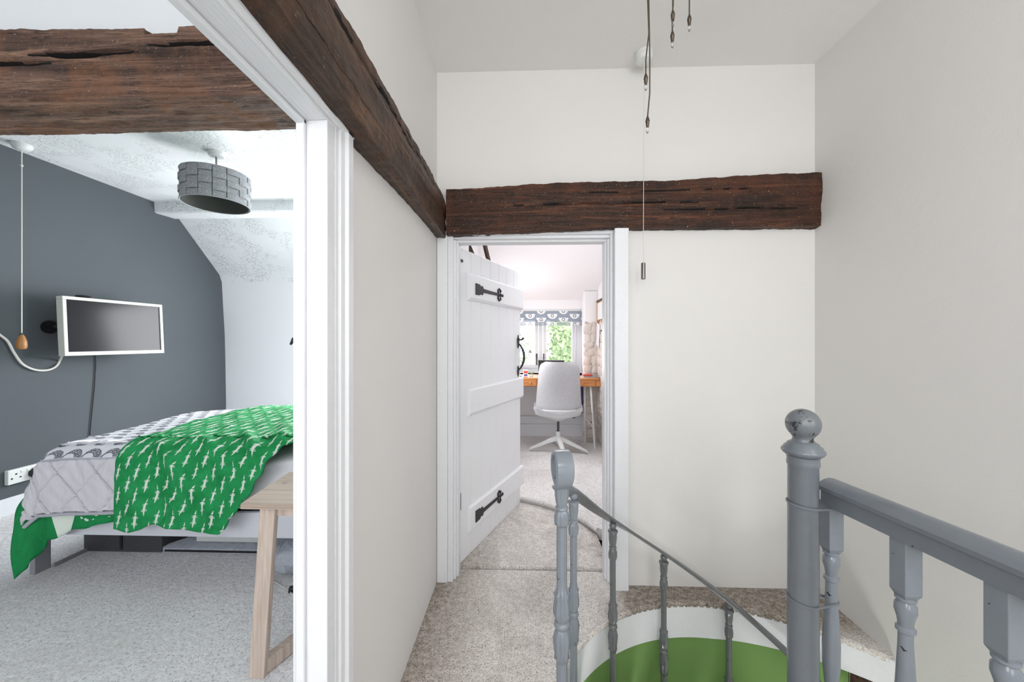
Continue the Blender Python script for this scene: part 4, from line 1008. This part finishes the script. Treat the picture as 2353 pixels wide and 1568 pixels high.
# white cable loop
pts = [atX(px, py, BX + .02) for px, py in ((-40, 740), (0, 770), (18, 785), (33, 812), (52, 837), (80, 850), (108, 851), (128, 843), (138, 828))] + [bl_ + Vector((-.02, .02, .03))]
cb = []
for i in range(len(pts) - 1):
    for k in range(6): 
        p0, p1, p2, p3 = pts[max(i-1, 0)], pts[i], pts[i+1], pts[min(i+2, len(pts)-1)]; t_ = k / 6
        cb.append(.5 * ((2*p1) + (p2-p0)*t_ + (2*p0-5*p1+4*p2-p3)*t_*t_ + (3*p1-p0-3*p2+p3)*t_**3))
tag(MB().tube(cb, .008, 8).build('television_cable', 'cord_white', None, True), 'white cable looping from the television across the dark wall', 'cable')
pts = [atX(px, py, BX + .01) for px, py in ((219, 815), (220, 840), (217, 890), (213, 930), (208, 980), (204, 1030), (202, 1060))]
tag(MB().tube(pts, .0042, 6).build('power_cable', 'cord_black', None, True), 'black cable hanging down the dark wall below the television', 'cable')
# wooden acorn pull
pc = atZ(50, 335, ZC - .01)
pcx = max(pc.x, BX + .08)
po = tag(empty('ceiling_pull_switch', (pcx, pc.y, ZC)), 'bedroom ceiling pull cord with turned wooden acorn', 'switch')
MB().lathe([(0, .055), (-.02, .055), (-.035, .045), (-.045, .02)], n=28).build('ceiling_rose', 'white_plastic', po, True, angle=40)
za = atY(52, 770, pc.y).z - ZC
MB().tube([(0, 0, -.04), (0, 0, za)], .0035, 6).build('cord', 'cord_white', po, True)
MB().sphere((0, 0, -.16), .009, 8, 6).build('cord_bead', 'cord_white', po, True)
MB().lathe([(.015, .004), (.0, .016)], c=(0, 0, za), n=16).build('ferrule', 'chrome', po, True)
MB().lathe([(0, .010), (-.02, .019), (-.05, .027), (-.085, .029), (-.105, .024), (-.110, .012)], c=(0, 0, za), n=20).build('acorn', 'acorn', po, True)
# felt pendant
pr_ = atZ(497, 354, ZC - .01)
pd = tag(empty('pendant_lamp', (pr_.x, pr_.y, ZC)), 'drum lampshade woven from grey felt strips hanging in the bedroom', 'ceiling lamp')
MB().lathe([(0, .058), (-.012, .058), (-.03, .05), (-.034, .01)], n=28).build('ceiling_rose', 'white_plastic', pd, True, angle=40)
zs1 = atY(495, 403, pr_.y).z - ZC; zs0 = zs1 - .235
MB().tube([(0, 0, -.03), (0, 0, zs1 - .06)], .006, 8).build('flex', 'chrome', pd, True)
shd = empty('lamp_shade'); shd.parent = pd
R_ = .222; NS = 16; NR = 5
core = MB(); rings = []
for z, r in ((zs0, R_ - .008), (zs1, R_ - .008), (zs1, R_ - .013), (zs0, R_ - .013)): rings.append([Vector((r*math.cos(2*PI*j/64), r*math.sin(2*PI*j/64), z)) for j in range(64)])
rings.append(rings[0]); core.loft(rings, False).build('shade_lining', 'felt_dark', shd, True)
for i in range(NS * 2 // 1):
    for k in range(NR):
        pass
rh = (zs1 - zs0) / NR
cellm = {}
for k in range(NR):
    for i in range(NS):
        a0 = 2*PI*(i + .5*(k % 2)*0 )/NS; over = (i + k) % 2
        da = 2*PI/NS; ro = R_ + (.004 if over else 0.0)
        key = (over)
        mb_ = MB(); rings = []
        for j in range(5):
            a = -da/2*.95 + da*.95*j/4; bul = .004*math.cos((j-2)/2*PI/2*1.0)
            r1 = ro + (bul if over else 0); zz = 0
            rings.append([Vector((r1*math.cos(a), r1*math.sin(a), -rh*.47)), Vector(((r1+.0)*math.cos(a), r1*math.sin(a), rh*.47)), Vector(((r1-.008)*math.cos(a), (r1-.008)*math.sin(a), rh*.47)), Vector(((r1-.008)*math.cos(a), (r1-.008)*math.sin(a), -rh*.47))])
        if key not in cellm:
            mb_.loft(rings); o = mb_.build('felt_strip', 'felt', shd, True, angle=40); cellm[key] = o
        else:
            o = cellm[key].copy(); COL.objects.link(o); o.parent = shd
        o.location = (0, 0, zs0 + rh*(k + .5)); o.rotation_euler = (0, 0, a0)
loop_ = []
for zz in (zs0 + .002, zs1 - .002):
    MB().tube([(R_*math.cos(a), R_*math.sin(a), zz) for a in [2*PI*i/48 for i in range(49)]], .005, 6, False).build('rim', 'felt', shd, True)
MB().lathe([(-.02, .02), (0, .022), (.05, .02), (.06, .008)], c=(0, 0, zs1 - .12), n=16).build('lamp_holder', 'white_plastic', pd, True)
MB().sphere((0, 0, zs1 - .145), .024, 16, 10).build('bulb', 'white_plastic', pd, True)
# power socket
s0, s1 = atX(18, 1100, BX + .03), atX(97, 1088, BX + .03)
so = tag(empty('power_socket', (BX, (s0.y + s1.y)/2, s0.z)), 'white double power socket with a black plug on the dark wall', 'socket')
hw = (s1.y - s0.y)/2
MB().box((0, -hw, -.055), (.032, hw, .055)).build('socket_plate', 'white_plastic', so, False, .004)
for yy in (-.55, .45):
    for zz, dy in ((.018, 0), (-.012, -.025), (-.012, .025)):
        MB().box((.031, hw*yy + dy - .005, zz - .005), (.034, hw*yy + dy + .005, zz + .005)).build('socket_hole', 'black_plastic', so)
MB().box((.031, -.03, .018), (.036, -.008, .036)).box((.031, .008, .018), (.036, .03, .036)).build('rocker_switch', 'white_plastic', so, False, .001)
MB().lathe([(0, .038), (.03, .036), (.045, .026)], n=20).xf(Matrix.Translation((.032, hw*.5, -.005)) @ Matrix.Rotation(PI/2, 4, 'Y')).build('plug', 'black_plastic', so, True)

# ---- bed
X0, Y0b, TZ = -2.62, 2.045, .70
bed = tag(empty('bed', (-1.7, 2.8, 0)), 'white double bed frame with mattress seen side-on through the doorway', 'bed')
BXE = -.66
loc(MB().box((X0 - .12, 2.06, .232), (BXE, 2.085, .372)), bed).build('side_rail', 'bed_white', bed, False, .004)
loc(MB().box((X0 - .12, 3.50, .232), (BXE, 3.525, .372)), bed).build('side_rail', 'bed_white', bed, False, .004)
loc(MB().box((X0 - .195, 2.06, .232), (X0 - .12, 3.525, .40)), bed).build('foot_board', 'bed_white', bed, False, .004)
loc(MB().box((BXE, 2.06, .10), (BXE + .03, 3.525, 1.0)), bed).build('head_board', 'bed_white', bed, False, .004)
for yy in (2.06, 3.45):
    loc(MB().box((X0 - .195, yy, 0), (X0 - .162, yy + .075, .36)), bed).build('leg', 'bed_leg', bed, False, .003)
    loc(MB().box((BXE - .01, yy, 0), (BXE + .03, yy + .075, .30)), bed).build('leg', 'bed_leg', bed, False, .003)
loc(MB().box((X0 - .155, 2.135, 0), (X0 - .14, 3.45, .02)), bed).build('foot_runner', 'bed_leg', bed)
loc(MB().box((X0 - .1, 2.085, .30), (BXE, 3.50, .34)), bed).build('slat_base', 'bed_white', bed)
# mattress with soft fitted-sheet folds
rings = []
for i in range(60):
    x = X0 - .02 + (BXE - X0 + .0) * i / 59; ring = []
    for j in range(64):
        a = 2*PI*j/64; cx2 = math.copysign(abs(math.cos(a))**.32, math.cos(a)); cz = math.copysign(abs(math.sin(a))**.32, math.sin(a))
        y = 2.79 + .735 * cx2; z = .52 + .175 * cz
        if cx2 < -.8: y += -.020 * math.sin(z * 60 + 6 * math.sin(x * 2.0) + x * 3) + .006 * noise.noise(Vector((x * 3, z * 30, 0)))
        ring.append(Vector((x, y, z)))
    rings.append(ring)
loc(MB().loft(rings), bed).build('mattress', 'sheet', bed, True, angle=80)

# cloth drape
def top_z(a, b):
    fb_ = max(0, min(1, (b - 2.9) / .6)); return TZ - .085 * fb_ * fb_ * (3 - 2 * fb_) + .040 * (1 - math.exp(-max(0, a - X0) / .45)) + .010 * noise.noise(Vector((a * 3, b * 3, 0))) + .030 * math.exp(-((b - 2.75) / .5) ** 2)
def drape(a, b, off, r=.13, flare=.10, wr=0.0, seed=0.0, flx=.45):
    ea = max(0.0, X0 - a); eb = max(0.0, Y0b - b); e = math.hypot(ea, eb)
    base = Vector((max(a, X0), max(b, Y0b), top_z(max(a, X0), max(b, Y0b)) + off))
    if e < 1e-6: return base
    d = Vector((-ea, -eb, 0)) / e
    q_ = r * PI / 2; fl_ = flare if ea < eb else flx
    fl_ = flare + (flx - flare) * (ea / e) ** 2
    if e < q_: out, drop = r * math.sin(e / r), r * (1 - math.cos(e / r))
    else:
        s_ = e - q_; k = 1 / math.hypot(1, fl_); out, drop = r + s_ * fl_ * k, r + s_ * k
    hang = min(1, e / .45)
    w_ = wr * hang * (math.sin((a + seed) * 26 + 2.4 * math.sin(b * 6 + seed)) * .6 + noise.noise(Vector((a * 9 + seed, b * 3, seed))) * 1.1)
    return base + d * (out - r + off + w_ + r * .30) + Vector((0, 0, -drop))
def cloth(name, mat_fn, left, right, bot, top, nu, nv, off, parent, extra=None, mats=('green_cloth',), **kw):
    """left/right: a(b-param t), bot/top: b(s)"""
    mb_ = MB(); uvs = []; th = .010
    vs = []; 
    for j in range(nv + 1):
        t_ = j / nv
        for i in range(nu + 1):
            s_ = i / nu; a = left(t_) * (1 - s_) + right(t_) * s_; b = bot(a) * (1 - t_) + top(a) * t_
            p_ = drape(a, b, off + (extra(a, b) if extra else 0), **kw); vs.append(p_); uvs.append((a, b))
    fs = [(j*(nu+1)+i, j*(nu+1)+i+1, (j+1)*(nu+1)+i+1, (j+1)*(nu+1)+i) for j in range(nv) for i in range(nu)]
    me = bpy.data.meshes.new(name); me.from_pydata([tuple(p_) for p_ in vs], [], fs)
    uvl = me.uv_layers.new(name='UVMap')
    for lp_ in me.loops: uvl.data[lp_.index].uv = uvs[lp_.vertex_index]
    for mm in mats: me.materials.append(M[mm])
    me.polygons.foreach_set('use_smooth', [True] * len(me.polygons))
    if mat_fn:
        for pg in me.polygons:
            c_ = [sum(uvs[v_][k] for v_ in pg.vertices) / 4 for k in (0, 1)]; pg.material_index = mat_fn(*c_)
    o = bpy.data.objects.new(name, me); COL.objects.link(o)
    if parent is not None: o.parent = parent
    sd = o.modifiers.new('thick', 'SOLIDIFY'); sd.thickness = th; sd.offset = -1
    return o
def interp(tab, x):
    if x <= tab[0][0]: return tab[0][1]
    for (x0, y0), (x1, y1_) in zip(tab, tab[1:]):
        if x <= x1:
            f_ = (x - x0) / (x1 - x0); f_ = f_ * f_ * (3 - 2 * f_) * .5 + f_ * .5; return y0 + (y1_ - y0) * f_
    return tab[-1][1]
def bz_for(z, tz=.72, r=.13): return Y0b - (r * PI / 2 + (tz - z - r))   # cloth coordinate whose hem hangs at height z
# lower green duvet
hemL = [(-3.0, bz_for(.15)), (-2.80, bz_for(.17)), (-2.6, bz_for(.24)), (-2.4, bz_for(.30)), (-2.05, bz_for(.37))]
dv_ = cloth('duvet', None, lambda t_: -2.98, lambda t_: -1.9, lambda a: interp(hemL, a) + .006 * math.sin(a * 40), lambda a: 3.5, 90, 110, .012, None, mats=('green_plain',), wr=.014, seed=2.0, flare=.03, flx=.80)
tag(dv_, 'green duvet hanging low at the foot corner of the bed under the quilt', 'duvet')
# quilt
def qmat(a, b): return 1 if (b < Y0b - .15) else 0
QD = .22
def qextra(a, b):
    if b < Y0b - .15:
        u = (a + b * .9) / QD; v = (a - b * .9) / QD
        fu = abs(((u) % 1) - .5) * 2; fv = abs(((v) % 1) - .5) * 2
        h = min(1, (1 - fu) * 8) * min(1, (1 - fv) * 8)
        puck = .002 * math.sin(u * 17 + 3 * noise.noise(Vector((a * 8, b * 8, 0))))
        return .019 * h ** .5 + puck * h
    return .010 + .004 * noise.noise(Vector((a * 12, b * 12, 3)))
hemQ = [(-2.95, bz_for(.39)), (-2.75, bz_for(.37)), (-2.55, bz_for(.38, .735)), (-2.3, bz_for(.395, .745)), (-2.0, bz_for(.40, .75))]
ql = cloth('quilt', qmat, lambda t_: X0 - .26 - .02 * t_, lambda t_: -1.95, lambda a: interp(hemQ, a), lambda a: 3.52, 190, 300, .028, None, extra=qextra, mats=('quilt_print', 'velvet'), wr=.004, seed=0, flare=.04, flx=.50)
tag(ql, 'grey quilt with printed top and diamond stitched velvet border over the bed foot', 'quilt')
pts = []
for i in range(80):
    a = X0 - .26 + (-1.95 - X0 + .26) * i / 79; pts.append(drape(a, interp(hemQ, a), .030, flare=.04, flx=.50) + Vector((0, -.004, 0)))
MB().tube(pts, .010, 8).build('hem_piping', 'piping', ql, True)
pts = [drape(X0 - .26 + (-1.95 - X0 + .26) * i / 79, Y0b - .145, .040, flare=.04, flx=.50) for i in range(80)]
MB().tube(pts, .006, 6).build('seam_piping', 'piping', ql, True)
# green throw
hemG = [(-2.2, bz_for(.345, .80)), (-2.10, bz_for(.325, .80)), (-1.98, bz_for(.36, .80)), (-1.85, bz_for(.345, .80)), (-1.72, bz_for(.325, .80)), (-1.60, bz_for(.32, .80)), (-1.54, bz_for(.40, .80)), (-1.47, bz_for(.50, .80)), (-1.40, bz_for(.62, .80)), (-1.30, 1.95), (-1.15, 2.07), (-.95, 2.2), (-.7, 2.3)]
def gextra(a, b):
    h = 0
    for (a0, b0, a1, b1, w_, hh_) in ((-1.95, 1.95, -1.66, 1.60, .03, .016), (-1.80, 2.02, -1.52, 1.85, .025, .014), (-1.62, 2.15, -1.45, 1.93, .03, .016), (-1.95, 1.75, -1.80, 1.58, .02, .012), (-1.5, 2.3, -1.35, 2.08, .03, .014)):
        dx, dy = a1 - a0, b1 - b0; L2 = dx*dx + dy*dy; t_ = max(0, min(1, ((a - a0)*dx + (b - b0)*dy)/L2)); dd = math.hypot(a - a0 - t_*dx, b - b0 - t_*dy)
        h += hh_ * math.exp(-(dd / w_) ** 2)
    k = max(0, min(1, (a + 1.75) / .3)) * max(0, min(1, (2.5 - b) / .3))
    return h * 1.3 + .010 * noise.noise(Vector((a * 16, b * 9, 5))) + .006 * abs(noise.noise(Vector((a * 9 + b * 14, b * 9 - a * 12, 2)))) + .010 * k * math.sin((a * 1.1 + b) * 38) * .5
gt = cloth('throw', None, lambda t_: -2.155 - .012 * math.sin(t_ * 9) - .03 * (1 - t_) ** 3, lambda t_: -.74, lambda a: interp(hemG, a), lambda a: 3.48 , 210, 170, .058, None, extra=gextra, mats=('green_cloth',), wr=.012, seed=1.0, flare=.05)
tag(gt, 'bright green throw with small white dart motifs draped over the bed side', 'throw')
# under-bed things
a_, b2 = atY(191, 1277, 2.30), atY(371, 1277, 2.30)
us = tag(empty('storage_box', ((a_.x + b2.x)/2, 2.48, 0)), 'dark grey leather storage box under the bed', 'box')
hw = (b2.x - a_.x)/2
MB().box((-hw, -.18, 0), (hw, .30, .20)).build('box_body', 'leather', us, False, .008)
MB().box((-hw - .002, -.184, .13), (hw + .002, -.176, .137)).box((-.01, -.186, .02), (.004, -.176, .2)).build('seam', 'black_plastic', us)
fa, fb_ = atY(376, 1270, 2.32), atY(596, 1270, 2.32)
pk = tag(empty('wrapped_picture', ((fa.x + fb_.x)/2, 2.32, 0)), 'large flat picture in crinkled clear wrap lying under the bed', 'picture')
hw = (fb_.x - fa.x)/2
sec = []
rings = []
for i in range(40):
    x = -hw + 2 * hw * i / 39; n_ = lambda k: .004 * noise.noise(Vector((x * 30, k, 0)))
    rings.append([Vector((x + .0, -.01 + n_(1), .0)), Vector((x, -.012 + n_(2), .028 + n_(3))), Vector((x + .02, .02, .040 + n_(4))), Vector((x + .30, .42, .04)), Vector((x + .30, .42, 0))])
MB().loft(rings).build('wrap', 'glass_wrap', pk, True, angle=30)
MB().box((-hw + .02, -.015, .006), (hw - .005, -.008, .018)).build('frame_edge', 'black_plastic', pk)
wa, wc = atY(492, 1240, 2.5), atY(592, 1240, 2.5)
tag(MB().box((wa.x, 2.36, .043), (wc.x + .1, 2.60, .098)).build('flat_carton', 'white_plastic', None, False, .003), 'flat white carton lying on the wrapped picture under the bed', 'box')
pa_ = atY(445, 1243, 2.44)
rings = []
bg_ = MB()
for i in range(1, 9):
    a = PI * i / 9; rings.append([Vector((pa_.x + .16*math.sin(a)*math.cos(b)*(1 + .2*noise.noise(Vector((a*3, b*2, 1)))), 2.44 + .07*math.sin(a)*math.sin(b), .095 - .045*math.cos(a)*(1 + .3*noise.noise(Vector((a*2, b*3, 5)))))) for b in [2*PI*j/20 for j in range(20)]])
tag(bg_.loft(rings).build('plastic_bag', 'white_plastic', None, True), 'pale plastic bag stuffed under the bed behind the wrapped picture', 'bag')
pa_ = atY(668, 1262, 2.12); rings = []
for i in range(1, 11):
    a = PI * i / 11; rings.append([Vector((pa_.x + .04 + .15*math.sin(a)*math.cos(b)*(1 + .35*noise.noise(Vector((a*4, b*3, 9)))), 2.16 + .13*math.sin(a)*math.sin(b)*(1 + .3*noise.noise(Vector((a*3, b*3, 2)))), .09 - .085*math.cos(a)*(1 + .15*noise.noise(Vector((a*5, b*4, 7)))))) for b in [2*PI*j/26 for j in range(26)]])
tag(MB().loft(rings).build('plastic_bag', 'glass_wrap', None, True), 'crumpled clear plastic bag on the carpet at the bedside', 'bag')
pf = atY(680, 1296, 1.98); tag(MB().box((pf.x - .03, 1.96, 0), (pf.x + .04, 1.99, .025), Matrix.Rotation(.3, 3, 'Z')).build('phone_charger', 'black_plastic', None, False, .004), 'small black charger beside the clear plastic bag', 'charger')

# ---- bedside table
TZt = .69
fl_, = (atZ(552, 1158, TZt),)
fr_ = atZ(690, 1155, TZt)
Yt = fl_.y
tt = tag(empty('side_table', (fl_.x + .3, Yt + .2, 0)), 'pale oak side table with slanted legs just inside the bedroom doorway', 'table')
lft_back = atZ(690, 1068, TZt)
tb0 = fl_.x; tx1 = -.62
bk = lft_back.y
slx = (lft_back.x - fl_.x)
# top: front edge along X, left edge receding
xl_back = fl_.x + (lft_back.x - fl_.x) * (Yt + .36 - Yt) / max(.05, (lft_back.y - Yt))
topp = [(fl_.x, Yt), (tx1, Yt), (tx1, Yt + .36), (xl_back, Yt + .36)]
loc(MB().prism(topp, TZt - .022, TZt), tt).build('table_top', 'pale_top', tt, False, .002)
# near leg: slanted board
zt0 = TZt - .022
fA, fB = atZ(566, 1566, 0), atZ(600, 1562, 0)
t0 = atY(597, 1168, Yt + .03); 
legw = .062
fx0 = fA.x; fy = fA.y + .01
tx0 = t0.x
def slant_leg(fx, fy_, tx, ty, w_, d_):
    rings = []
    for (x_, y_, z_) in ((fx, fy_, 0), (tx, ty, zt0)):
        rings.append([Vector((x_, y_, z_)), Vector((x_ + w_, y_, z_)), Vector((x_ + w_, y_ + d_, z_)), Vector((x_, y_ + d_, z_))])
    return loc(MB().loft(rings), tt)
slant_leg(fx0, fy, tx0, Yt + .03, legw, .026).build('leg', 'pale_leg', tt, False, .002)
slant_leg(fx0 + .16, fy + .42, tx0 + .16, Yt + .30, legw, .026).build('leg', 'pale_leg', tt, False, .002)
slant_leg(-.70, fy, -.76, Yt + .03, .055, .026).build('leg', 'pale_leg', tt, False, .002)
slant_leg(-.70, fy + .42, -.76, Yt + .30, .055, .026).build('leg', 'pale_leg', tt, False, .002)
sa = Vector((fx0 + legw - .02, fy + .013, .0)); sb = Vector((fx0 + .16 + legw - .02, fy + .42, 0))
rings = [[Vector((p_.x - .02, p_.y, z_)) if k < 2 else Vector((p_.x + .02, p_.y, z_)) for k, z_ in enumerate((.005, .06, .06, .005))] for p_ in (sa, sb)]
loc(MB().loft(rings), tt).build('stretcher', 'pale_leg', tt, False, .002)
ra_, rb2 = atY(632, 1175, Yt + .08), None
loc(MB().box((tx0 + .03, Yt + .045, zt0 - .045), (-.74, Yt + .06, zt0)), tt).build('rail', 'pale_leg', tt, False, .002)
# round clock on the table
pc_ = atZ(690, 1096, TZt + .01)
ck = tag(empty('bedside_dial', (pc_.x + .035, pc_.y + .01, TZt)), 'round grey and white charging dial on the pale side table', 'gadget')
MB().lathe([(0, .052), (.008, .055), (.012, .052)], n=32).build('base', 'white_plastic', ck, True, angle=30)
MB().lathe([(.0115, .045), (.0135, .044)], n=32).build('dial_face', 'bed_leg', ck, True, angle=30)
MB().tube([(-.03, .02, .013), (-.03, .02, .05)], .012, 10).build('stand', 'black_plastic', ck, True)
pts = [atZ(px, py, .006) for px, py in ((612, 1325), (628, 1336), (650, 1349), (665, 1358), (678, 1375), (692, 1386), (730, 1410))]
tag(MB().tube(pts, .003, 6).build('floor_cable', 'cord_white', None, True), 'thin white cable lying on the bedroom carpet behind the side table leg', 'cable')
